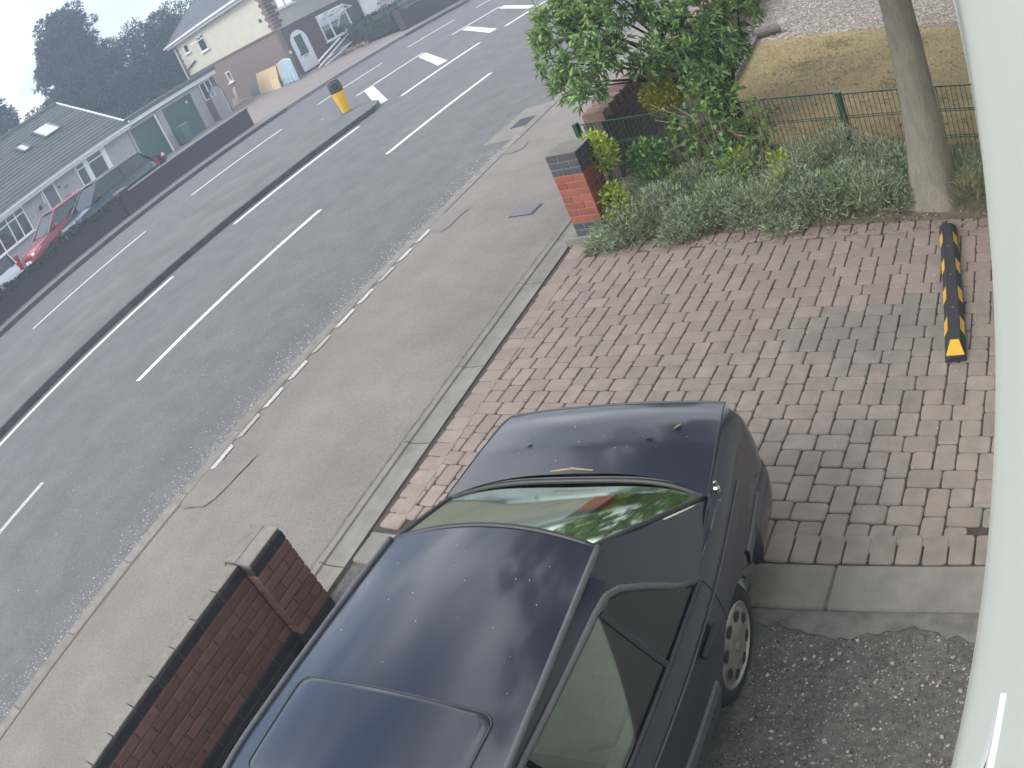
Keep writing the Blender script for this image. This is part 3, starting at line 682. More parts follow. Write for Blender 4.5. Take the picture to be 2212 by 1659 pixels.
cb = MB().box(-.135, .135, -.036, .036, 0, .115, .006).mesh('coping_brick', mat('coping_tan', (.22, .14, .105), (.17, .11, .085), .9, 14, rnd=.2))
cb2 = MB().box(-.135, .135, -.036, .036, 0, .115, .006).mesh('coping_brick', mat('coping_pale', (.30, .20, .15), (.23, .155, .12), .9, 14, rnd=.2))
q = 8.2; k = 0
while q < 19:
    link('coping_brick', random.choice((cb, cb2)), gw, (*GW(random.uniform(-.04, .04), q), .722), (random.uniform(-.06, .06), 0, random.uniform(-.12, .12))); q += .083

# lawn edging board and two cut logs
eb = MB()
eb.bar((-3.60, 10.4, .05), (-3.68, 12.1, .055), .045, .11); eb.bar((-3.68, 12.1, .05), (-3.82, 14.2, .05), .045, .11)
tag(eb.build('edging_board', M['wood_grey']), 'weathered board edging along the left side of the dry lawn', 'edging board')
lg = thing('cut_log', 'short cut log lying where the lawn meets the pebbles', 'log', (-3.62, 13.85, .1), .5)
MB().tube([(-.25, 0, 0), (0, .01, .01), (.25, 0, 0)], [.10, .105, .10], 12).build('log_bark', M['wood_grey'], lg)
MB().tube([(.25, 0, 0), (.256, 0, 0)], [.088, .088], 12).build('cut_end', mat('cut_wood', (.42, .36, .27), (.33, .28, .20), .9, 20), lg)

# ------------------------------------------------------------------ foliage
def unit(a): return a / np.maximum(np.linalg.norm(a, axis=1, keepdims=True), 1e-9)
def leaf_arrays(pos, dirs, ln, wd, fold=.25):
    """one folded diamond leaf per row: base, right, tip, left"""
    n = len(pos); d = unit(dirs); up = unit(rng.normal(size=(n, 3)) * .6 + np.array([0, 0, 1.0]))
    s = unit(np.cross(d, up)); nn = np.cross(s, d)
    ln = np.broadcast_to(ln, (n,))[:, None]; wd = np.broadcast_to(wd, (n,))[:, None]
    a = pos; t = pos + d * ln - nn * ln * .12
    m_ = pos + d * ln * .42
    r_ = m_ + s * wd * .5 + nn * wd * fold; l_ = m_ - s * wd * .5 + nn * wd * fold
    v = np.stack([a, r_, t, l_], 1).reshape(-1, 3)
    q = np.arange(n * 4).reshape(-1, 4)
    return v, q
def leaf_obj(name, pos, dirs, ln, wd, m_, parent=None, fold=.25, kind=None):
    v, q = leaf_arrays(pos, dirs, ln, wd, fold)
    return link(name, fast_mesh(name, v, q, m_), parent, kind=kind)
def ball(n, c, r, shell=.55):
    """points in an ellipsoid, thicker towards its skin; returns points and outward directions"""
    d = unit(rng.normal(size=(n, 3))); k = (shell + (1 - shell) * rng.random(n) ** .6)[:, None]
    r = np.broadcast_to(np.array(r, float), (3,))
    return np.array(c) + d * r * k, d
def tuft_leaves(lumps, per, spread, leaf_n, base_n):
    """leaf whorls (a tip with leaf_n leaves round it) filling a set of lumps"""
    P, Dv = [], []
    for (x, y, z, r) in lumps:
        n = max(3, int(base_n * (r ** 2) * per))
        tp, td = ball(n, (x, y, z), r, .45)
        td = unit(td + rng.normal(size=td.shape) * .5 + np.array([0, 0, .15]))
        for k in range(leaf_n):
            rd = unit(rng.normal(size=(n, 3))); dr = unit(td * .55 + rd * .9 + np.array([0, 0, -.25]))
            P.append(tp + rng.normal(size=(n, 3)) * spread); Dv.append(dr)
    return np.concatenate(P), np.concatenate(Dv)

# broad-leaved evergreen hanging over the garden wall
LAUREL = [(-4.66, 8.74, 1.89, .33), (-4.64, 8.23, 1.53, .2), (-4.47, 8.03, 1.29, .2), (-4.22, 7.92, 1.22, .2), (-4.2, 8.72, 1.71, .37), (-4.19, 8.33, 1.42, .23), (-4.33, 8.93, 2.05, .38), (-4.02, 9.28, 1.94, .33), (-3.59, 8.68, 1.26, .25), (-3.77, 8.47, 1.16, .15), (-3.61, 9.4, 1.66, .3), (-3.31, 9.25, 1.39, .4), (-3.28, 8.85, .99, .29), (-3.0, 9.2, 1.13, .32), (-3.11, 8.73, .74, .22), (-2.78, 9.64, 1.36, .28), (-3.95, 8.32, 1.36, .11), (-4.46, 9.26, 2.52, .44), (-3.69, 9.78, 2.26, .51), (-2.87, 9.9, 1.86, .5), (-4.73, 8.46, 1.8, .16), (-3.3, 9.3, .8, .25)]
la = thing('laurel_shrub', 'large broad-leaved green shrub overhanging the footway behind the garden wall', 'shrub', (-3.35, 9.75, 0))
P_, D_ = tuft_leaves(LAUREL, 1.0, .018, 9, 620)
leaf_obj('foliage', P_ - np.array([-3.35, 9.75, 0]), D_, rng.uniform(.09, .155, len(P_)), rng.uniform(.030, .046, len(P_)), M['leaf_laurel'], la)
for i, (x, y, z, r) in enumerate(LAUREL):
    if i in (9, 16, 20): continue
    a = Vector((random.uniform(-.15, .15), random.uniform(-.15, .15), 0)); c = Vector((x + 3.35, y - 9.75, z))
    mid = a.lerp(c, .5) + Vector((random.uniform(-.15, .15), random.uniform(-.1, .15), .25))
    MB().tube([a, a.lerp(mid, .5) + Vector((0, 0, .1)), mid, mid.lerp(c, .6), c], [.030, .026, .020, .012, .006], 7).build('stem', M['branch'], la)

# street-side tree by the house: pale trunk, the crown above the frame
tr = thing('tree', 'tree with a pale grey-brown trunk beside the house wall', 'tree', (-.64, 6.80, 0))
tp = [(0, 0, -.1), (0.0, 0, .05), (.008, 0, .22), (.02, 0, .55), (.033, 0, 1.06), (.063, 0, 1.83), (.09, .02, 2.6), (.10, .05, 3.3)]
trd = [.34, .29, .235, .192, .162, .142, .132, .122]
b = MB(); n = 26; secs = []
fine = []
for i in range(len(tp) - 1):
    for k in range(5):
        t = k / 5; fine.append((tuple(np.array(tp[i]) * (1 - t) + np.array(tp[i + 1]) * t), trd[i] * (1 - t) + trd[i + 1] * t))
fine.append((tp[-1], trd[-1]))
for (c, r) in fine:
    flare = max(0, .5 - c[2]) * .35
    secs.append([(c[0] + r * (1 + flare * .45 * math.sin(5 * a + .7) + .018 * math.sin(9 * a + c[2] * 3) + random.uniform(-.012, .012)) * math.cos(a), c[1] + r * (1 + flare * .45 * math.sin(5 * a + .7) + random.uniform(-.012, .012)) * math.sin(a), c[2]) for a in [2 * math.pi * j / n for j in range(n)]])
b.loft(secs, closed=True, caps=True); smoothed(b.build('trunk', M['bark'], tr), 60)
crown = []
cr5 = random.Random(21)
for k in range(30):
    a = cr5.uniform(0, 6.28); q_ = 3.4 * math.sqrt(cr5.random()); crown.append((-.7 + math.cos(a) * q_, -.4 + math.sin(a) * q_, 4.7 + cr5.uniform(-.5, 2.0) - .10 * q_, cr5.uniform(.55, .95)))
crown += [(-2.6, -2.2, 4.35, .8), (-2.2, -.9, 4.3, .8), (-3.0, -1.2, 4.5, .8), (-1.6, -2.8, 4.4, .7), (-1.3, -1.4, 4.3, .8)]
for (x, y, z, r) in crown[::2]:
    c = Vector((x, y, z)); a = Vector((.10, .05, 3.2))
    MB().tube([a, a.lerp(c, .5) + Vector((0, 0, .3)), c], [.075, .045, .012], 7).build('branch', M['bark'], tr)
P_, D_ = tuft_leaves(crown, .65, .07, 6, 160)
leaf_obj('crown', P_, D_, rng.uniform(.14, .22, len(P_)), rng.uniform(.07, .11, len(P_)), M['leaf_crown'], tr)
# two hanging sprays reach into the frame
for lumps_, x in (([(-.46, .62, 1.98, .09), (-.44, .62, 2.1, .11), (-.40, .6, 2.24, .13), (-.33, .62, 2.2, .10), (-.25, .6, 2.32, .12)], -.42), ([(-1.35, .6, 2.30, .10), (-1.5, .65, 2.34, .10), (-1.2, .65, 2.36, .10)], -1.35)):
    P_, D_ = tuft_leaves(lumps_, 1, .012, 5, 800)
    leaf_obj('hanging_spray', P_, D_ + np.array([0, 0, -.7]), rng.uniform(.07, .11, len(P_)), rng.uniform(.030, .045, len(P_)), M['leaf_dark'], tr)
    MB().tube([(-.1, .2, 3.5), (x * .6, .5, 3.2), (x, .62, 2.3), (x - .02, .62, 2.0 if x > -1 else 2.3)], [.03, .02, .008, .004], 6).build('twig', M['branch'], tr)

# planting bed: one thing per plant
def clump(name, label, cat, c, r, n, ln, wd, m_, group=None, up=.55, stems=0, shell=.35, rz=1.0, blades=False):
    t = thing(name, label, cat, (c[0], c[1], 0), 0, group)
    if blades:                                   # fans of narrow upright leaves from the ground
        a = rng.random(n) * 2 * math.pi; rr = np.sqrt(rng.random(n)) * r
        hgt = c[2] * (1 - .55 * (rr / r) ** 2) * rng.uniform(.15, 1, n)
        pos = np.stack([np.cos(a) * rr, np.sin(a) * rr, hgt], 1)
        dirs = np.stack([np.cos(a) * rr / r * .9, np.sin(a) * rr / r * .9, np.full(n, up)], 1) + rng.normal(size=(n, 3)) * .45
    else:
        pos, d = ball(n, (0, 0, c[2]), (r, r, r * rz), shell); dirs = unit(d + rng.normal(size=d.shape) * .7 + np.array([0, 0, up]))
        pos[:, 2] = np.maximum(pos[:, 2], .02)
    leaf_obj('foliage', pos, dirs, rng.uniform(ln * .6, ln * 1.2, n), rng.uniform(wd * .7, wd * 1.2, n), m_, t)
    for k in range(stems):
        a = random.uniform(0, 6.28); e = Vector((math.cos(a) * r * .7, math.sin(a) * r * .7, c[2] + r * rz * random.uniform(.1, .8)))
        MB().tube([(random.uniform(-.04, .04), random.uniform(-.04, .04), -.02), e * .5 + Vector((0, 0, .05)), e], [.008, .006, .003], 5).build('stem', M['branch'], t)
    return t
LAV = [(-3.66, 6.62, .34, .30, 'just right of the gate pillar, spilling onto the pavers'), (-3.30, 6.78, .42, .30, 'second from the gate pillar along the pavers'), (-2.98, 6.60, .30, .26, 'small and low, third from the gate pillar'),
       (-2.66, 6.78, .40, .30, 'in front of the bramble'), (-2.34, 6.66, .36, .28, 'right of centre of the bed by the pavers'), (-2.02, 6.80, .46, .30, 'tall, left of the middle fence post'),
       (-1.72, 6.66, .38, .28, 'below the middle green fence post'), (-1.40, 6.78, .44, .28, 'between the fence post and the tree trunk'), (-1.10, 6.66, .36, .24, 'touching the left side of the tree trunk'),
       (-1.95, 7.22, .58, .30, 'behind the front row, left of the green post'), (-1.22, 7.25, .50, .28, 'behind the front row, right of the green post'), (-3.05, 7.12, .48, .30, 'at the back, under the bramble'), (-3.52, 7.15, .50, .28, 'behind the lime shrub at the gate pillar'), (-2.45, 7.2, .52, .30, 'back row, right under the bramble leaves'),
       (-2.72, 7.42, .60, .30, 'tallest, against the fence under the bramble'), (-1.55, 7.35, .62, .30, 'against the fence left of its middle post'), (-.27, 6.86, .42, .17, 'squeezed between the trunk and the house wall'), (-3.85, 6.50, .16, .20, 'low tuft at the foot of the gate pillar'), (-.98, 7.0, .5, .26, 'directly behind the left edge of the trunk'), (-3.1, 6.45, .14, .18, 'low straggling tuft over the paver edge, third from the pillar'), (-2.05, 6.42, .14, .18, 'low straggling tuft over the paver edge below the bramble')]
for x, y, z, r, wh in LAV:
    clump('lavender', 'grey-green lavender ' + wh, 'lavender', (x, y, z * (1.05 if y < 6.9 else .95)), r * 1.06, int(2300 * (r / .3) ** 2), .072, .0095, M['leaf_lavender'], 'lavender plants in the bed', up=.7, stems=0, blades=True)
clump('golden_shrub', 'yellow-leaved shrub behind the fence against the garden wall', 'shrub', (-3.74, 8.72, .72), .27, 1700, .055, .028, M['leaf_gold'], stems=6, rz=.95)
clump('lime_shrub', 'lime-green leafy shrub beside the top of the gate pillar', 'shrub', (-3.87, 7.0, .77), .20, 900, .055, .026, M['leaf_lime'], stems=4, rz=1.15)
clump('lime_shrub', 'smaller lime-green shrub low at the foot of the gate pillar', 'shrub', (-3.76, 6.74, .33), .17, 620, .050, .024, M['leaf_lime'], stems=3, rz=1.25)
clump('dark_shrub', 'dark green round-leaved shrub between the lime shrubs and the fence', 'shrub', (-3.48, 7.22, .52), .22, 700, .060, .035, M['leaf_bramble'], stems=3)
for k, (x, y) in enumerate(((-3.45, 6.55), (-2.8, 6.62), (-2.2, 6.50), (-1.55, 6.60), (-1.25, 6.5), (-2.5, 6.9), (-1.8, 7.0), (-3.2, 7.0))):
    clump('weed', 'thin yellow-green weed growing among the lavender', 'weed', (x, y, .46 + .05 * (k % 3)), .13, 200, .085, .012, M['leaf_bramble'] if k % 2 else M['leaf_grass'], 'weeds among the lavender', up=.9, blades=True)
br = thing('bramble', 'green bramble climbing over the fence in the middle of the bed', 'bramble', (-2.85, 7.55, 0))
P_, D_ = tuft_leaves([(0, 0, .55, .34), (.30, -.05, .45, .30), (.45, .05, .62, .26), (-.25, .05, .62, .26), (.1, -.2, .32, .28), (.15, .1, .85, .22), (-.05, .2, 1.0, .2), (.5, -.15, .3, .2), (-.4, -.05, .45, .2)], 1, .025, 5, 420)
leaf_obj('foliage', P_, D_, rng.uniform(.05, .10, len(P_)), rng.uniform(.035, .065, len(P_)), M['leaf_bramble'], br)
for k in range(16):
    a = random.uniform(0, 6.28); l_ = random.uniform(.4, .9)
    e = Vector((math.cos(a) * l_, math.sin(a) * l_ * .5, random.uniform(.5, 1.05)))
    MB().tube([(random.uniform(-.2, .2), 0, 0), e * .45 + Vector((0, 0, .35)), e * .8 + Vector((0, 0, .12)), e], [.006, .005, .004, .003], 5).build('cane', M['stalk'], br)
for x, y, z, r, n, wh in ((-2.55, 7.25, .36, .14, 260, 'within the bramble'), (-2.75, 7.22, .26, .12, 180, 'low, left within the bramble'), (-2.12, 6.95, .22, .11, 150, 'among the lavender right of the bramble'), (-2.1, 7.0, .40, .10, 120, 'just above another, right of the bramble')):
    clump('lime_sprig', 'sprig of bright lime leaves ' + wh, 'sprig', (x, y, z), r, n, .055, .026, M['leaf_lime'])
ds = thing('dry_stalks', 'tangle of bare straw-coloured stalks against the fence left of its middle post', 'dead plant', (-1.95, 7.55, 0))
for k in range(110):
    x, y = random.uniform(-.65, 1.0), random.uniform(-.25, .12); h_ = random.uniform(.35, .9); dx, dy = random.uniform(-.35, .35), random.uniform(-.3, .1)
    MB().tube([(x, y, 0), (x + dx * .3, y + dy * .3, h_ * .55), (x + dx, y + dy, h_)], [.004, .003, .0018], 4, False).build('stalk', M['stalk'], ds)
for x, y, z, r, wh in ((-.30, 6.62, .30, .17, 'between the tree trunk and the house wall'), (-.28, 7.15, .42, .2, 'behind the tree trunk against the house wall'), (-1.0, 7.35, .42, .22, 'behind the trunk on its left'), (-2.3, 7.5, .5, .2, 'tall and thin, behind the bramble'), (-3.2, 7.5, .4, .25, 'dry and pale, left of the bramble'), (-1.65, 7.4, .45, .25, 'at the foot of the middle fence post')):
    clump('weed_grass', 'tuft of weedy grass ' + wh, 'grass tuft', (x, y, z), r, 520, .12, .007, M['leaf_grass'], 'grass tufts in the bed', up=1.2, blades=True)

lt_ = rng.uniform(0, 1, (700, 2)); lp_ = np.stack([-4.1 + lt_[:, 0] * 4.0, 6.32 + lt_[:, 1] ** 1.5 * .5 - .045 * lt_[:, 0] * 4, np.full(700, .012)], 1)
leaf_obj('leaf_litter', lp_, rng.normal(size=(700, 3)) * np.array([1, 1, .15]), rng.uniform(.02, .05, 700), rng.uniform(.008, .02, 700), M['stalk'], soil, kind='stuff')

# lawn blades, pebbles, grit and litter
n = 15000
gx = rng.uniform(-3.6, 0, n); gy_ = 8.1 + rng.random(n) ** 1.2 * 5.0
ok = gx > -3.45 - .045 * (gy_ - 8)
pos = np.stack([gx, gy_, np.full(n, .012)], 1)[ok]
o = leaf_obj('lawn_grass', pos, rng.normal(size=(len(pos), 3)) * .7 + np.array([0, 0, .55]), rng.uniform(.03, .075, len(pos)), .006, M['straw'], lawn, kind='stuff')
n = 1800
gx = rng.uniform(-3.4, -.1, n) ; pos = np.stack([gx, rng.uniform(8.2, 12.8, n), np.full(n, .012)], 1)
cl = np.array([(-2.6, 11.6), (-1.2, 10.2), (-1.9, 9.0), (-.6, 9.6), (-2.9, 9.2), (-.9, 12.2), (-2.2, 12.6)]); pick = cl[rng.integers(0, len(cl), n)]
pos[:, :2] = pick + rng.normal(size=(n, 2)) * np.array([.16, .14])
leaf_obj('lawn_weeds', pos, rng.normal(size=(n, 3)) * .7 + np.array([0, 0, .6]), rng.uniform(.03, .07, n), .010, M['leaf_grass'], lawn, kind='stuff')
def stones(name, pos, size, m_, parent, label=None):
    """flattened octahedra, one mesh"""
    n = len(pos); a = rng.random(n) * 6.28; s = rng.uniform(.5, 1.25, n) * size
    base = np.array([(1, 0, 0), (0, .75, 0), (-1, 0, 0), (0, -.75, 0), (0.1, .05, .55), (0, 0, -.3)])
    base = np.broadcast_to(base, (n, 6, 3)) * (1 + rng.normal(size=(n, 6, 1)) * .18)
    c, s_ = np.cos(a)[:, None], np.sin(a)[:, None]
    v = np.stack([base[..., 0] * c - base[..., 1] * s_, base[..., 0] * s_ + base[..., 1] * c, base[..., 2]], 2) * s[:, None, None] + pos[:, None, :]
    f = np.array([(0, 1, 4), (1, 2, 4), (2, 3, 4), (3, 0, 4)]); q = (np.arange(n)[:, None, None] * 6 + f[None]).reshape(-1, 3)
    return link(name, fast_mesh(name, v.reshape(-1, 3), q, m_), parent, kind='stuff')
n = 9000
pos = np.stack([rng.uniform(-4.2, .0, n), 13.15 + rng.random(n) ** 1.3 * 5.5, np.full(n, .012)], 1); pos = pos[pos[:, 1] > 13.2 - .25 * pos[:, 0] * .3]
stones('pebbles', pos, .034, M['pebble'], peb)
n = 2600
q = rng.uniform(-1.5, 10.5, n); p = -6.78 - np.abs(rng.normal(size=n)) * .22
pos = np.stack([p + KR * q, q, np.full(n, -.097)], 1); stones('kerb_grit', pos, .0075, M['grit'], road)
n = 900
q = rng.uniform(-1, 14, n); p = rng.uniform(-9.8, -6.8, n); pos = np.stack([p + KR * q, q, np.full(n, -.097)], 1); stones('road_grit', pos, .006, M['grit'], road)
n = 1500
pos = np.stack([rng.uniform(-1.25, -.1, n), rng.uniform(.9, 2.34, n), np.full(n, -.027)], 1); stones('yard_chips', pos, .0062, mat('yard_light_chip', (.34, .33, .31), (.22, .21, .20), .9, 40, island=.5), yard)
n = 1600
pos = np.stack([rng.uniform(-1.25, -.1, n), rng.uniform(.9, 2.38, n), np.full(n, -.028)], 1); stones('yard_gravel', pos, .008, mat('yard_chip', (.10, .095, .09), (.06, .058, .055), .95, 30, island=.5), yard)
n = 170
pos = np.stack([rng.uniform(-1.2, -.12, n), rng.uniform(.9, 2.3, n), np.full(n, -.026)], 1); stones('yard_pebbles', pos, .013, mat('yard_pale_chip', (.42, .40, .36), (.25, .23, .20), .9, 40, island=.5), yard)
n = 260
pos = np.stack([rng.uniform(-3.9, -.2, n), rng.uniform(2.9, 6.5, n), np.full(n, .001)], 1); stones('drive_crumbs', pos, .005, M['grit'], drive)
n = 200
q = rng.uniform(-1, 12, n); p = rng.uniform(-6.5, -4.3, n); pos = np.stack([p + KR * q, q, np.full(n, -.002)], 1); stones('footway_crumbs', pos, .006, M['pebble'], foot)

# ------------------------------------------------------------------ the parked saloon (nose towards the camera, boot towards the planting)
car = thing('saloon_car', 'dark navy saloon car with a sunroof parked on the drive', 'car', (-1.925, .72, -.03), math.radians(3.4))
def hw(y):
    if y > .5: return .815 - .080 * ((y - .5) / 1.5) ** 2
    if y < -.8: return .815 - .07 * ((-.8 - y) / 1.3) ** 2
    return .815
RA, FA = 1.25, -1.41                                    # axles
def zbot(y):
    z = .20
    for ya in (RA, FA):
        if abs(y - ya) < .345: z = max(z, .275 + math.sqrt(.345 ** 2 - (y - ya) ** 2) - .01)
    return z
def ztop(y):
    if y > 1.2: return .885 + .022 * min(1, (y - 1.2) / .4) - .018 * max(0, (y - 1.9) / .4)
    if y > -1.1: return .885
    return .885 - .10 * ((-1.1 - y) / 1.1) ** 1.2
INS = [(0.0, .075), (.12, .03), (.30, .010), (.48, 0.0), (.66, .004), (.80, .016), (.90, .034), (.965, .056), (1.0, .085)]
def outline():
    """right side front to rear, round the back, left side, round the front: (x, y, nx, ny)"""
    ys = []
    y = -1.90
    while y <= 2.0: ys.append(y); y += .0345
    right = [(hw(y), y) for y in ys]
    rc = [(.40 + (hw(2.0) - .40) * math.cos(a) ** .60, 2.02 + .28 * math.sin(a) ** .60) for a in [math.radians(d) for d in range(6, 90, 9)]]
    rear = [(x, 2.30 + .010 * (1 - (x / .44) ** 2)) for x in (.36, .25, .1)]
    fc = [(.48 + (hw(-1.90) - .48) * math.cos(a) ** .8, -1.92 - .26 * math.sin(a) ** .8) for a in [math.radians(d) for d in range(84, 0, -9)]]
    front = [(x, -2.18 - .02 * (1 - (x / .48) ** 2)) for x in (.1, .25, .40)]
    half = front + fc + right + rc + rear[:]
    loop = half + [(-x, y) for x, y in reversed(half)]
    n = len(loop); res = []
    for i, (x, y) in enumerate(loop):
        a, c = loop[i - 1], loop[(i + 1) % n]; tx, ty = c[0] - a[0], c[1] - a[1]; l_ = math.hypot(tx, ty) or 1
        res.append((x, y, ty / l_, -tx / l_))
    return res
OUT = outline()
def side_pt(x, y, nx, ny, t, extra=0.0):
    zb, zt = zbot(y) if abs(x) > .6 else .22, ztop(y)
    z = .20 + (zt - .20) * t
    if z < zb: z = zb + (z - .2) * .02
    ins = np.interp((z - .20) / (zt - .20), [a for a, _ in INS], [c for _, c in INS]) - extra
    return (x - nx * ins, y - ny * ins, z)
TS = [0, .05, .12, .2, .3, .4, .5, .6, .68, .76, .82, .87, .91, .945, .975, 1.0]
b = MB(); secs = [[side_pt(*o_, t) for t in TS] for o_ in OUT]; secs.append(secs[0]); b.loft(secs)
body = b.build('body_shell', M['paint_navy'], car); smoothed(body, 70)

def grid(fn, nu, nv, name, m_, parent, thick=0.0, sm=True):
    b = MB(); b.loft([[fn(u / nu, v / nv) for u in range(nu + 1)] for v in range(nv + 1)])
    o = b.build(name, m_, parent)
    if sm: o.data.polygons.foreach_set('use_smooth', [True] * len(o.data.polygons))
    if thick:
        md = o.modifiers.new('thickness', 'SOLIDIFY'); md.thickness = thick; md.offset = 0
    return o
def xl(y): return .600 + .070 * (2.20 - y) / .6
def zlid(x, y): return ztop(min(y, 2.1)) + .014 + .026 * (1 - (x / .66) ** 2) - .020 * max(0, (y - 2.05) / .17) ** 2
def lid(u, v):
    s = 2 * u - 1; yf = 1.705 - .135 * abs(s) ** 3.2; yr = 2.250 - .022 * abs(s) ** 3
    y = yf + (yr - yf) * v; x = s * xl(y); return (x, y, zlid(x, y))
grid(lid, 28, 16, 'boot_lid', M['paint_navy'], car)
for s in (-1, 1):
    def wing(u, v, s=s):
        y = 1.20 + v * 1.04
        xo = hw(min(y, 2.0)) - .085 if y <= 2.0 else .40 + (hw(2.0) - .40) * max(0.0, 1 - ((y - 2.02) / .28) ** 3.3 if y > 2.02 else 1) ** .3 - .083
        xi = min(xl(y), xo - .01) + .005
        x = xi + (max(xo, xi + .008) - xi) * u; ze = zlid(xi, max(y, 1.56)) if y > 1.45 else ztop(y) + .012
        return (s * x, y, ze + (ztop(y) - ze) * u ** 1.6)
    grid(wing, 6, 26, 'rear_wing', M['paint_navy'], car)
    MB().tube([(s * (xl(y) + .002), y, zlid(xl(y), y) - .001) for y in [1.57 + k * .066 for k in range(11)]], .0042, 6).build('shut_line', M['seal'], car)
b = MB(); b.tube([lid(k / 20, 1.0) for k in range(21)], .006, 6); b.build('boot_edge_seal', M['seal'], car)

# bonnet and scuttle
def bonnet(u, v):
    s = 2 * u - 1; y = -1.02 - 1.10 * v; x = s * (hw(y) - .088) * (1 - .30 * max(0, v - .75) * 2 * abs(s)); return (x, y, ztop(y) + .03 * (1 - s * s) + .004)
grid(bonnet, 16, 14, 'bonnet', M['paint_navy'], car)

# roof
def hr(y): return .478 + .07 * max(0, min(1, (1.0 - y) / 1.1)) - .02 * max(0, (-.2 - y) / .4)
def ze(y): return 1.232 + .018 * (1 - ((y - .25) / .78) ** 2)
def zr(x, y): return ze(y) + .062 * (1 - (x / hr(y)) ** 2) * (1 - .25 * max(0, (y - .6) / .45) ** 2)
def roof(u, v):
    s = 2 * u - 1; yr = 1.045 - .05 * s * s; yf = -.56 + .07 * s * s; y = yr + (yf - yr) * v; x = s * hr(y); return (x, y, zr(x, y))
grid(roof, 26, 26, 'roof_panel', M['paint_navy'], car)
def rr_loop(x0, x1, y0, y1, r, n=6):
    pts = []
    for cx, cy, a0 in ((x1 - r, y0 + r, -90), (x1 - r, y1 - r, 0), (x0 + r, y1 - r, 90), (x0 + r, y0 + r, 180)):
        for k in range(n + 1):
            a = math.radians(a0 + 90 * k / n); pts.append((cx + r * math.cos(a), cy + r * math.sin(a)))
    return pts
lp = rr_loop(-.435, .435, -.235, .225, .05)
dense = []
for i in range(len(lp)):
    a, c = lp[i], lp[(i + 1) % len(lp)]; k = max(1, int(math.hypot(c[0] - a[0], c[1] - a[1]) / .05))
    for j in range(k): dense.append((a[0] + (c[0] - a[0]) * j / k, a[1] + (c[1] - a[1]) * j / k))
sr = MB(); sr.tube([(x, y, zr(x, y) + .0005) for x, y in dense + dense[:1]], .0052, 6, False)
MBs = MB()
cx_, cy_ = 0, -.005
rings = [[(cx_ + (x - cx_) * f, cy_ + (y - cy_) * f, zr(cx_ + (x - cx_) * f, cy_ + (y - cy_) * f) + (.003 if f < .985 else .001)) for x, y in dense] for f in (.99, .975, .9, .75, .55, .3, .1)]
MBs.loft(rings, closed=True); MBs.f.append(tuple(len(MBs.v) - len(dense) + j for j in range(len(dense)))); MBs.m.append(0)
sunroof = MBs.build('sunroof_panel', M['paint_navy'], car, smooth=True)
sr.build('sunroof_seal', M['seal'], sunroof)
for s in (-1, 1):
    pts = [(s * (hr(y) + .006), y, ze(y) + .002) for y in [1.0 - k * .075 for k in range(21)]]
    pts = pts + [(s * .60, -.85, 1.06), (s * .69, -1.10, .90)]
    b = MB(); b.tube(pts, .0135, 8); b.build('roof_gutter', M['trim_grey'], car, smooth=True)

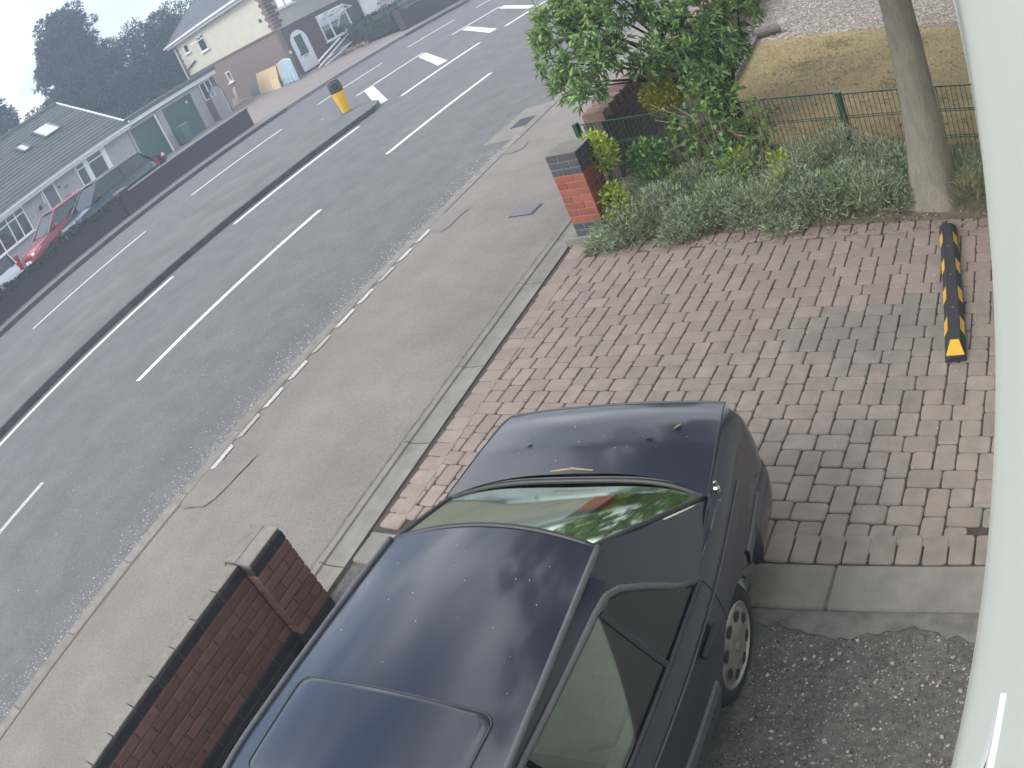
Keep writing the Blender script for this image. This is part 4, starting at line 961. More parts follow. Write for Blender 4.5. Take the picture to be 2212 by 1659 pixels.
# glasshouse sides
def xs(z): return .742 - (z - .885) * (.742 - .556) / .325
def side_panel(name, poly, m_, s, d=0.0, parent=car, thick=.004):
    b = MB(); pts = [(s * (xs(z) + d), y, z) for y, z in poly]; b.poly(pts if s > 0 else pts[::-1])
    o = b.build(name, m_, parent)
    md = o.modifiers.new('thickness', 'SOLIDIFY'); md.thickness = thick; md.offset = 0
    return o
def side_bar(b, pts, s, wd, d=.004):
    b.tube([(s * (xs(z) + d), y, z) for y, z in pts], wd, 6)
qtop = [(.755, 1.180), (.80, 1.170), (.85, 1.145)]
for s in (-1, 1):
    side_panel('quarter_window', [(.745, .895), (1.10, .895), (1.04, .945), (.93, 1.07), (.85, 1.145), (.80, 1.172), (.745, 1.182)], M['pane_car'], s)
    side_panel('rear_door_window', [(.125, .895), (.72, .895), (.72, 1.184), (.125, 1.196)], M['pane_car'], s)
    side_panel('front_door_window', [(-.98, .895), (.02, .895), (.02, 1.196), (-.45, 1.190), (-.56, 1.165)], M['pane_car'], s)
    b = MB(); side_bar(b, [(.733, .89), (.733, 1.185)], s, .014); b.build('window_divider', M['trim_black'], car)
    b = MB(); side_bar(b, [(.072, .88), (.072, 1.20)], s, .034, -.012); b.build('centre_pillar', M['trim_black'], car)
    b = MB(); side_bar(b, [(1.135, .892), (1.05, .962), (.945, 1.085), (.865, 1.162), (.805, 1.192), (.72, 1.200), (.10, 1.212), (-.45, 1.205), (-.58, 1.175), (-1.02, .893)], s, .015); b.build('window_frame', M['trim_grey'], car, smooth=True)
    b = MB(); b.tube([(s * (xs(.887) + .012), y, .890) for y in [1.14 - k * .1 for k in range(23)]], .011, 6); b.build('belt_seal', M['trim_black'], car)
    def cpil(u, v, s=s):                              # u from the rear glass forward, v upwards
        yb = 1.585 - u * (1.585 - 1.12); yt = 1.035 - u * (1.035 - .79)
        z = .900 + v * .322
        y = yb + (yt - yb) * v ** .92; x0 = .700 + .05 * u - (1 - u) * .0; x0 = (.672 + .078 * u); x1 = hr(1.0) + .004 + .03 * u
        x = x0 + (x1 - x0) * v + .018 * math.sin(math.pi * v) * (.5 + .5 * u)
        return (s * x, y, z)
    grid(cpil, 8, 12, 'rear_pillar', M['paint_navy'], car)
    def cant(u, v, s=s):                              # painted strip between door frame and gutter
        y = .86 - v * 1.35; return (s * (xs(1.205) + (hr(y) + .004 - xs(1.205)) * u), y, 1.208 + (ze(y) - 1.208) * u)
    grid(cant, 3, 14, 'cant_rail', M['paint_navy'], car)
    def ledge(u, v, s=s):                             # shoulder under the side glass
        y = 1.58 - v * 2.62; xo = hw(y) - .084; return (s * ((xs(.888) - .012) + (xo - xs(.888) + .012) * u), y, .893 - .006 * u)
    grid(ledge, 2, 30, 'shoulder', M['paint_navy'], car)
    # front pillar
    b = MB(); b.loft([[(s * .545, -.50, 1.235), (s * .50, -.53, 1.25)], [(s * .715, -1.08, .89), (s * .66, -1.12, .90)]]); b.build('front_pillar', M['paint_navy'], car)
    # mouldings, gaps, handles
    st = [o_ for o_ in OUT if abs(o_[0]) > .7 and o_[0] * s > 0 and -1.9 < o_[1] < 1.98]
    st = [o_ for o_ in st if abs(o_[1] - RA) > .33 and abs(o_[1] - FA) > .33]
    for lo, hi_, nm in ((.90 + .0, 3, 'side_moulding'), (-.9, .9, 'side_moulding'), (-3, -1.7, 'side_moulding')):
        seg = [o_ for o_ in st if lo < o_[1] < hi_ and (lo > 0 or hi_ < 1 or True)]
        if lo == .9: seg = [o_ for o_ in seg if o_[1] > 1.58]
        if len(seg) < 2: continue
        b = MB(); b.loft([[side_pt(*o_, t, e) for t, e in ((.385, .001), (.40, .012), (.50, .012), (.515, .001))] for o_ in seg]); b.build(nm, M['trim_grey'], car)
    stc = [o_ for o_ in OUT if o_[0] * s > .7 and -1.15 < o_[1] < 1.8]
    b = MB(); b.tube([side_pt(*o_, .845, .003) for o_ in stc], .0045, 5); b.build('edge_highlight', M['trim_grey'], car)  # grey bead stands in for the highlight along the body edge
    for yy in (1.16, .07, -1.02):
        o_ = min((k for k in OUT if k[0] * s > .7), key=lambda k: abs(k[1] - yy))
        ts = [t for t in TS if side_pt(*o_, t)[2] > (.30 if yy != 1.16 else .60)]
        b = MB(); b.tube([side_pt(*o_, t, .0005) for t in ts], .0035, 5); b.build('door_gap', M['seal'], car)
    for yy in (.95, -.12):
        o_ = min((k for k in OUT if k[0] * s > .7), key=lambda k: abs(k[1] - yy)); x, y, z = side_pt(*o_, .78, .016)
        MB().box(x - .012, x + .012, y - .085, y + .085, z - .014, z + .014, .006).build('door_handle', M['trim_black'], car)
    # door mirror
    MB().box(s * .90 - .09, s * .90 + .09, -.93, -.83, .88, 1.0, .03).build('door_mirror', M['paint_navy'], car)

# rear window, seals, trim
def rg(u, v):
    s = 2 * u - 1
    yb = 1.690 - .115 * abs(s) ** 3.6; yt = 1.062 - .055 * s * s
    xb, xt = .655 * s, .462 * s; zb_ = .912 + .006 * (1 - s * s); zt_ = zr(xt, 1.03) - .006
    y = yb + (yt - yb) * v; x = xb + (xt - xb) * v; z = zb_ + (zt_ - zb_) * v + .003 * math.sin(math.pi * v)
    return (x, y, z)
rw = grid(rg, 22, 12, 'rear_window', M['pane_rear'], car)
bd = [rg(k / 22, 0) for k in range(23)] + [rg(1, k / 12) for k in range(1, 13)] + [rg(1 - k / 22, 1) for k in range(1, 23)] + [rg(0, 1 - k / 12) for k in range(1, 12)]
MB().tube(bd + bd[:1], .013, 6, False).build('window_seal', M['seal'], rw, smooth=True)
MB().tube([(x, y + .016, z + .004) for x, y, z in [rg(k / 22, 0) for k in range(23)]], .0055, 6).build('trim_strip', M['trim_grey'], rw, smooth=True)
def ws(u, v):
    s = 2 * u - 1; yb = -1.16 + .12 * s * s; yt = -.575 + .07 * s * s; xb, xt = .69 * s, .52 * s
    return (xb + (xt - xb) * v, yb + (yt - yb) * v, .905 + (1.245 + .045 * (1 - s * s) - .905) * v)
grid(ws, 14, 8, 'windscreen', M['pane_car'], car)

# cabin
MB().box(-.70, .70, -1.1, 1.30, .18, .24).build('floor_pan', M['seat_dark'], car)
for s in (-1, 1):
    MB().box(min(s * .66, s * .705), max(s * .66, s * .705), -1.0, 1.62, .24, .875, .01).build('door_card', M['shelf'], car)
MB().box(-.66, .66, 1.185, 1.21, .24, .884).build('rear_bulkhead', M['shelf'], car)
def shelf(u, v):
    s = 2 * u - 1; yb = 1.66 - .13 * abs(s) ** 3; y = 1.13 + (yb - 1.13) * v; return (s * (.60 + .03 * v), y, .885 + .02 * v)
sh = grid(shelf, 10, 6, 'parcel_shelf', M['shelf'], car)
for s in (-1, 1):
    b = MB(); b.lathe([(.115, 0), (.115, .012), (.10, .018), (.0, .014)], 20, c=(s * .44, 1.36, .893)); b.build('speaker', M['seat_dark'], sh)
bs = MB(); bs.loft([[(x, y, z) for x in (-.72, -.66, -.35, -.05, .05, .35, .66, .72)] for y, z in ((.52, .42), (.54, .50), (.66, .53), (.98, .47), (1.02, .52), (1.13, .88), (1.17, .90), (1.20, .88))])
rs = bs.build('rear_seat', M['seat'], car); soft(rs, 2)
for s in (-1, 1): 
    MB().box(s * .33 - .12, s * .33 + .12, 1.07, 1.15, .90, 1.03, .035).build('headrest', M['seat'], rs)
    f = MB(); f.box(s * .35 - .24, s * .35 + .24, -.55, -.05, .34, .48, .05); f.box(s * .35 - .23, s * .35 + .23, -.08, .06, .46, .98, .05); f.box(s * .35 - .12, s * .35 + .12, -.05, .04, 1.0, 1.14, .03); f.build('front_seat', M['seat'], car)
    MB().tube([(s * .69, .60, .95), (s * .60, .45, .75), (s * .40, .50, .56)], .012, 5).build('seat_belt', M['seat_dark'], car)
MB().box(-.66, .66, -1.12, -.80, .60, .90, .05).build('dashboard', M['seat_dark'], car)
MB().tube([(.35 + .18 * math.cos(a), -.66 + .05 * math.sin(a), .84 + .17 * math.sin(a)) for a in [k * math.pi / 12 for k in range(25)]], .014, 6, False).build('steering_wheel', M['seat_dark'], car)

# bumpers and lamps
for rear in (True, False):
    seg = [o_ for o_ in OUT if (o_[1] > 1.74 if rear else o_[1] < -1.78)]
    if not rear:
        k0 = max(range(len(OUT)), key=lambda i: 0); rot_ = OUT[len(OUT) // 2:] + OUT[:len(OUT) // 2]; seg = [o_ for o_ in rot_ if o_[1] < -1.78]
    b = MB(); secs = []
    for x, y, nx, ny in seg:
        secs.append([(x + nx * d, y + ny * d, z) for d, z in ((-.05, .26), (.004, .28), (.018, .36), (.020, .46), (.012, .52), (-.02, .535))])
    b.loft(secs, caps=True); b.build('bumper', M['paint_navy'], car, smooth=True)
for s in (-1, 1):
    MB().box(s * .50 - .13, s * .50 + .13, 2.20, 2.305, .62, .78, .03).build('tail_lamp', M['lamp_red'], car)
    MB().box(s * .52 - .14, s * .52 + .14, -2.17, -2.05, .52, .68, .03).build('headlamp', M['lamp_clear'], car)
MB().box(-.26, .26, 2.305, 2.317, .62, .73).build('number_plate', M['yellow'], car)

# wheels
def wheel(x, y, s):
    wh = MB(); R_ = .292
    wh.lathe([(.20, -.095), (R_ - .03, -.098), (R_, -.07), (R_, .07), (R_ - .025, .098), (.207, .100), (.20, .085)], 36, 'x')
    o = wh.build('tyre', M['tyre'], None, smooth=True)
    e = bpy.data.objects.new('wheel', None); COL.objects.link(e); e.parent = car; e.location = (x, y, .292); e.empty_display_size = .1
    e.rotation_euler = (0, 0, 0 if s > 0 else math.pi); o.parent = e
    rm = MB(); rm.lathe([(.208, .07), (.208, .098), (.198, .104), (.185, .092), (.172, .097), (.10, .106), (.06, .112), (.045, .110), (.0, .110)], 40, 'x')
    r_ = rm.build('rim', M['alloy'], e); smoothed(r_, 40)
    hl = MB()
    for k in range(8):
        a = k * math.pi / 4 + .2; c = Vector((.1015, math.cos(a) * .142, math.sin(a) * .142)); u_ = Vector((0, math.cos(a), math.sin(a))); v_ = Vector((0, -math.sin(a), math.cos(a)))
        hl = MB(); hl.poly([tuple(c + Vector((.003, 0, 0)) + u_ * .027 * math.cos(t) + v_ * .033 * math.sin(t)) for t in [j * math.pi / 6 for j in range(12)]])
        hl.build('rim_hole', M['trim_black'], e)
    MB().lathe([(.028, .108), (.030, .116), (.02, .119), (.0, .119)], 16, 'x').build('hub_cap', M['alloy'], e)
for y in (RA, FA):
    for s in (-1, 1): wheel(s * .655, y, s)
    for s in (-1, 1):                                  # dark wheel housing
        b = MB(); b.loft([[(s * .46, RA * 0 + y + .36 * math.cos(a), .275 + .36 * math.sin(a)), (s * .735, y + .348 * math.cos(a), .275 + .348 * math.sin(a))] for a in [math.radians(k * 15) for k in range(1, 12)]]); b.build('wheel_housing', M['trim_black'], car)
MB().lathe([(.016, 0), (.016, .02), (.008, .028), (.008, .05), (.0, .052)], 10, c=(.705, 1.62, .905)).build('aerial_base', M['chrome'], car)

# leaves and a twig lying on the car
def car_pt(x, y, z): return tuple(car.matrix_basis @ Vector((x, y, z)))
bpy.context.view_layer.update()
LM = Matrix.Translation(car.location) @ Matrix.Rotation(math.radians(3.4), 4, 'Z')
def fallen(x, y, z, a, l_, m_, label):
    p = LM @ Vector((x, y, z)); b = MB(); b.poly([(-l_ / 2, 0, .004), (0, -l_ * .22, .010), (l_ / 2, 0, .006)]); b.poly([(-l_ / 2, 0, .004), (l_ / 2, 0, .006), (0, l_ * .22, .002)])
    tag(b.build('fallen_leaf', m_, None, loc=p, rot=(0, 0, a)), label, 'leaf')
fallen(.42, 2.02, zlid(.42, 2.02) + .002, .9, .052, M['leaf_brown'], 'pale yellow leaf near the right rear corner of the boot lid')
fallen(.30, 1.94, zlid(.3, 1.94) + .002, .2, .045, mat('brown_leaf', (.10, .05, .03), (.07, .035, .02), .8, 30), 'small brown curled leaf in the middle of the boot lid')
fallen(-.34, 1.93, zlid(-.34, 1.93) + .002, .5, .036, mat('grey_leaf', (.20, .19, .17), (.14, .13, .12), .8, 30), 'tiny grey leaf scrap at the left of the boot lid')
tw = MB(); a_ = LM @ Vector((-.12, 1.708, .962)); c_ = LM @ Vector((.10, 1.712, .960)); tw.tube([a_, a_.lerp(c_, .5) + Vector((0, .012, .004)), c_], [.004, .0055, .003], 6)
tag(tw.build('twig', M['stalk']), 'brown twig lying along the bottom edge of the rear window', 'twig')
n = 60
pp = []
for k in range(n):
    if k % 3 == 0: x, y = random.uniform(-.55, .55), random.uniform(1.76, 2.08); z = zlid(x, y)
    else: x, y = random.uniform(-.45, .45), random.uniform(-.5, .95); z = zr(x, y)
    pp.append(tuple(LM @ Vector((x, y, z + .001))))
stones('bird_lime_specks', np.array(pp), .0030, M['grit'], None)

# ================================================================== across the road
def FX(d, q): return -34.74 + d + KR * q                    # d metres in front of the bungalow's face
def fbox(name, y0, y1, z0, z1, d0, d1, m_, parent, bev=0):
    b = MB(); b.prism([(FX(d0, y0), y0), (FX(d1, y0), y0), (FX(d1, y1), y1), (FX(d0, y1), y1)], z0, z1); return b.build(name, m_, parent)
def frame_window(name, y0, y1, z0, z1, vs, trans, parent, m_fr='upvc', fw_=.06, d=.05, sill=True):
    """a window: frame, mullions, panes; the dark room behind"""
    f = MB()
    def bx(a, c, e, g, dd=d): f.prism([(FX(-.02, a), a), (FX(dd, a), a), (FX(dd, c), c), (FX(-.02, c), c)], e, g)
    bx(y0, y1, z0, z0 + fw_); bx(y0, y1, z1 - fw_, z1)
    cols = [y0] + list(vs) + [y1]
    for k, v in enumerate(cols):
        a = v if k == 0 else v - fw_ if k == len(cols) - 1 else v - fw_ / 2
        bx(a, a + fw_, z0 + fw_, z1 - fw_)
    if trans:
        for k in range(len(cols) - 1): bx(cols[k] + (fw_ if k == 0 else fw_ / 2), cols[k + 1] - (fw_ if k == len(cols) - 2 else fw_ / 2), trans - fw_ / 2, trans + fw_ / 2)
    o = f.build(name, M[m_fr], parent)
    for k in range(len(cols) - 1):
        for e, g in (((z0, trans), (trans, z1)) if trans else ((z0, z1),)):
            p = MB(); p.poly([(FX(.012, cols[k]), cols[k], e), (FX(.012, cols[k + 1]), cols[k + 1], e), (FX(.012, cols[k + 1]), cols[k + 1], g), (FX(.012, cols[k]), cols[k], g)]); p.build('pane', M['pane_dark'], o)
    if sill: fbox('sill', y0 - .06, y1 + .06, z0 - .06, z0 - .004, -.02, .14, M['upvc'], o)
    fbox('room_beyond', y0, y1, z0, z1, -.012, -.006, M['curtain'] if (int(y0 * 10) % 2) else M['void'], o)
    return o
bg_ = thing('bungalow', 'pale bungalow with a grey tiled roof and two skylights across the road', 'bungalow', (0, 0, 0))
Y0, Y1 = 2.0, 23.05
b = MB(); b.prism([(FX(-11, Y0), Y0), (FX(0, Y0), Y0), (FX(0, Y1), Y1), (FX(-11, Y1), Y1)], -.1, 2.66)
b.poly([(FX(-11, Y1), Y1, 2.66), (FX(0, Y1), Y1, 2.66), (FX(-5.55, Y1), Y1, 6.0)]); b.build('wall', M['pebbledash'], bg_)
rf = MB(); rf.poly([(FX(.35, Y0), Y0, 2.60), (FX(.35, Y1 + .15), Y1 + .15, 2.60), (FX(-5.6, Y1 + .15), Y1 + .15, 6.02), (FX(-5.6, Y0), Y0, 6.02)])
rf.poly([(FX(-11.4, Y0), Y0, 2.50), (FX(-5.6, Y0), Y0, 6.02), (FX(-5.6, Y1 + .15), Y1 + .15, 6.02), (FX(-11.4, Y1 + .15), Y1 + .15, 2.50)]); rf = rf.build('roof', M['roof_tile'], bg_)
nrow = 20; sl = (6.04 - 2.62) / 5.95
for k in range(nrow):
    d0 = .40 - k * 6.0 / nrow; d1 = d0 - 6.0 / nrow - .03; z0 = 2.62 + (.35 - d0) * sl + .055; z1 = z0 + (d0 - d1) * sl - .045
    b = MB(); ya, yb = Y0, Y1 + .17
    b.poly([(FX(d0, ya), ya, z0), (FX(d0, yb), yb, z0), (FX(d1, yb), yb, z1), (FX(d1, ya), ya, z1)])
    b.poly([(FX(d0, ya), ya, z0 - .055), (FX(d0, yb), yb, z0 - .055), (FX(d0, yb), yb, z0), (FX(d0, ya), ya, z0)])
    b.poly([(FX(d0, yb), yb, z0 - .055), (FX(d1, yb), yb, z1 - .06), (FX(d1, yb), yb, z1), (FX(d0, yb), yb, z0)])
    b.build('tile_course', M['roof_tile'], rf)
b = MB(); b.tube([(FX(-5.6, Y0), Y0, 6.10), (FX(-5.6, Y1 + .15), Y1 + .15, 6.10)], .11, 8); b.build('ridge_tile', M['roof_tile'], rf)
b = MB(); b.bar((FX(.38, Y1 + .19), Y1 + .19, 2.68), (FX(-5.6, Y1 + .19), Y1 + .19, 6.12), .05, .10); b.build('verge', M['white_paint'], rf)
fbox('gutter', Y0, Y1 + .1, 2.56, 2.66, .34, .46, M['white_paint'], bg_)
fbox('fascia', Y0, Y1 + .1, 2.40, 2.56, .30, .345, M['white_paint'], bg_)
fbox('soffit', Y0, Y1 + .1, 2.395, 2.41, .0, .30, M['white_paint'], bg_)
def skylight(y0, y1, z0, z1):
    da = .35 - (z0 - 2.62) / sl; db = .35 - (z1 - 2.62) / sl; b = MB()
    P4 = [(da, y0, z0), (da, y1, z0), (db, y1, z1), (db, y0, z1)]
    b = MB()
    for i in range(4):
        a, c = P4[i], P4[(i + 1) % 4]; b.bar((FX(a[0], a[1]), a[1], a[2] + .13), (FX(c[0], c[1]), c[1], c[2] + .13), .10, .10)
    o = b.build('skylight', M['trim_grey'], rf)
    g = MB(); g.poly([(FX(a[0], a[1]), a[1], a[2] + .135) for a in P4]); g.build('pane', mat('skylight_pane', (.50, .56, .54), (.44, .50, .48), .12, 1, coat=.6), o)
skylight(20.2, 21.3, 4.46, 5.22); skylight(18.68, 19.15, 4.46, 4.98)
frame_window('bay_window', 13.4, 15.78, 1.06, 2.40, (13.95, 14.68, 15.2), 2.10, bg_)
frame_window('window', 19.31, 19.90, 1.17, 2.40, (), 2.12, bg_); frame_window('window', 20.06, 21.12, 1.17, 2.40, (), 2.10, bg_)
fbox('window_pier', 19.90, 20.06, 1.05, 2.40, -.01, .08, M['upvc'], bg_); fbox('window_pier', 21.12, 21.34, 1.1, 2.40, -.01, .08, M['upvc'], bg_)
dr = fbox('front_door', 17.15, 17.80, .02, 2.30, -.02, .02, M['door_grey'], bg_); fbox('door_frame', 17.80, 17.86, .02, 2.36, -.01, .05, M['upvc'], dr); fbox('door_frame', 17.09, 17.15, .02, 2.36, -.01, .05, M['upvc'], dr)
b = MB(); b.tube([(FX(.02, 17.0), 17.0, 2.3), (FX(.10, 16.98), 16.98, 2.25), (FX(.10, 16.95), 16.95, 1.75)], .035, 7); b.build('downpipe', M['white_paint'], bg_)
b = MB(); b.lathe([(.05, 0), (.09, .05), (.07, .2), (.0, .24)], 10, c=(FX(.12, 16.6), 16.6, 1.62)); b.build('wall_lantern', M['trim_black'], bg_)
fbox('wall_plaque', 18.0, 18.12, 1.95, 2.05, 0, .02, M['trim_black'], bg_)
cu = bpy.data.curves.new('number_text', 'FONT'); cu.body = '121'; cu.size = .22; cu.extrude = .008; cu.align_x = 'CENTER'
to = bpy.data.objects.new('number_text', cu); me = bpy.data.meshes.new_from_object(to); me.materials.append(M['trim_black'])
nb = link('house_number', me, bg_, (FX(.03, 18.42), 18.42, 1.72), (math.pi / 2, 0, math.pi / 2)); bpy.data.objects.remove(to)
hb = MB(); hb.lathe([(.0, -.16), (.14, -.10), (.17, 0), (.12, .05), (.0, .06)], 12, c=(FX(.16, 18.2), 18.2, 1.35)); hb.build('hanging_basket', M['trim_black'], bg_)

# garages
gr = thing('garage_block', 'flat-roofed double garage with green doors beside the bungalow', 'garage', (0, 0, 0))
for y0, y1, z0 in ((23.1, 23.24, -.1), (25.22, 25.62, -.1), (27.86, 28.55, -.1)): fbox('pier', y0, y1, z0, 2.44, -.12, .02, M['pebbledash'], gr)
fbox('lintel', 23.1, 28.55, 2.28, 2.46, -.11, .03, M['pebbledash'], gr)
fbox('garage_wall', 23.1, 28.5, -.1, 2.44, -6, -.22, M['pebbledash'], gr)
fbox('fascia', 23.0, 30.0, 2.50, 2.72, .15, .22, M['white_paint'], gr)
b = MB(); b.prism([(FX(-6.2, 23.0), 23.0), (FX(.26, 23.0), 23.0), (FX(.26, 30.1), 30.1), (FX(-6.2, 30.1), 30.1)], 2.72, 2.95); b.build('flat_roof', M['felt'], gr)
for y0, y1 in ((23.24, 25.22), (25.62, 27.86)):
    d_ = fbox('garage_door', y0, y1, .0, 2.28, -.16, -.11, M['garage_green'], gr)
    n = 8
    for k in range(n):
        a = y0 + .03 + k * (y1 - y0 - .06) / n; fbox('door_slat', a + .008, a + (y1 - y0 - .06) / n - .008, .06, 2.22, -.11, -.098, M['garage_green'], d_)
    MB().lathe([(.035, 0), (.035, .05), (0, .05)], 10, 'x', c=(FX(-.1, (y0 + y1) / 2), (y0 + y1) / 2, 1.0)).build('handle', M['chrome'], d_)
b = MB(); b.tube([(FX(.3, 24.95), 24.95, -.05), (FX(.2, 24.94), 24.94, 2.30)], .055, 8); tag(b.build('white_pole', M['white_paint']), 'white pole standing in front of the left green garage door', 'pole')
fbox('door_number', 27.40, 27.52, 1.85, 2.0, -.10, -.09, M['white_paint'], gr)

# white window frame and arched lattice gate at the end of the garages
wf_ = frame_window('window_frame', 28.62, 29.50, 1.35, 2.44, (29.08,), None, gr, sill=False)
fbox('end_wall', 28.55, 29.9, -.1, 2.44, -1.2, -.02, M['quoin'], gr)
lt = thing('lattice_gate', 'grey arched lattice gate leaning at the end of the garages', 'gate', (FX(.7, 28.95), 28.95, 0), -math.atan(KR))
b = MB(); pts = [(0, -.52, 0), (0, -.52, 1.45)] + [(0, -.52 * math.cos(a), 1.45 + .5 * math.sin(a)) for a in [k * math.pi / 10 for k in range(11)]] + [(0, .52, 1.45), (0, .52, 0), (0, -.52, 0)]
b.tube(pts, .035, 6, False); b.build('gate_frame', M['trim_grey'], lt)
lm = mat('lattice_grey', (.55, .56, .58), (.45, .46, .48), .7)
for k in range(-9, 18):
    for sg in (1, -1):
        o0 = k * .16; p = []
        for j in range(30):
            y = -.5 + j / 29; z = o0 + (y if sg > 0 else -y) * 1.6
            top = 1.45 + math.sqrt(max(0, .25 - y * y)); 
            if 0 < z < top: p.append((.012 * sg, y, z))
        if len(p) > 2:
            b = MB(); b.bar(p[0], p[-1], .022, .012, (1, 0, 0)); b.build('lath', lm, lt)

# green wheelie bin
bn = thing('wheelie_bin', 'green wheelie bin in front of the right garage door', 'bin', (FX(.75, 25.75), 25.75, .0), 0)
b = MB(); b.loft([[(-.24, -.22, .08), (.22, -.22, .08), (.22, .22, .08), (-.24, .22, .08)], [(-.32, -.29, .98), (.28, -.29, .98), (.28, .29, .98), (-.32, .29, .98)]], closed=True, caps=True); b.build('bin_body', M['bin_green'], bn)
b = MB(); b.loft([[(-.36, -.31, .98), (.31, -.31, .98), (.31, .31, .98), (-.36, .31, .98)], [(-.30, -.26, 1.06), (.26, -.26, 1.06), (.26, .26, 1.06), (-.30, .26, 1.06)]], closed=True, caps=True); b.build('lid', M['bin_green'], bn)
for s in (-1, 1): MB().lathe([(.1, -.03), (.1, .03), (0, .03)], 12, 'x', c=(-.28, s * .24, .1)).build('bin_wheel', M['tyre'], bn)

# boundary wall with the ivy on its left half
bw = thing('boundary_wall', 'long dark brick boundary wall in front of the bungalow', 'wall', (0, 0, 0))
brick_box('wall_run', [R(-24.38, 14.9), R(-24.16, 14.9), R(-24.16, 21.6), R(-24.38, 21.6)], .0, .76, M['far_wall'], bw)
brick_box('wall_run', [R(-24.38, -30), R(-24.16, -30), R(-24.16, 14.5), R(-24.38, 14.5)], .0, .80, M['far_wall'], bw)
brick_box('wall_pier', [R(-24.45, 14.5), R(-24.10, 14.5), R(-24.10, 14.9), R(-24.45, 14.9)], .0, .92, M['far_wall'], bw)
b = MB(); b.prism(rp(-24.41, -24.13, 14.9, 20.9), .764, .81); b.build('coping', M['kerb'], bw)
b = MB(); b.prism(rp(-24.41, -24.13, 20.92, 21.63), .764, .82); b.build('coping', M['kerb'], bw)
b = MB(); b.prism(rp(-24.48, -24.07, 14.47, 14.93), .924, .98); b.build('pier_cap', M['kerb'], bw)
iv = thing('ivy', 'dark ivy growing over the left half of the boundary wall', 'ivy', (*R(-24.27, 4), .7))
n = 7000; q = rng.uniform(-8, 14.4, n); hgt = .12 + .10 * np.sin(q * 1.7) + .05 * np.sin(q * 5.1)
p = rng.normal(size=n) * .13; z = .80 + rng.random(n) * np.maximum(hgt, .03) - .2 * (np.abs(p) > .12) * rng.random(n)
ivp = np.stack([-24.27 + p + KR * q, q, z], 1) - np.array([*R(-24.27, 4), .7])
leaf_obj('foliage', ivp, rng.normal(size=(n, 3)) + np.array([.4, 0, .3]), rng.uniform(.06, .11, n), rng.uniform(.05, .09, n), M['leaf_hedge'], iv)

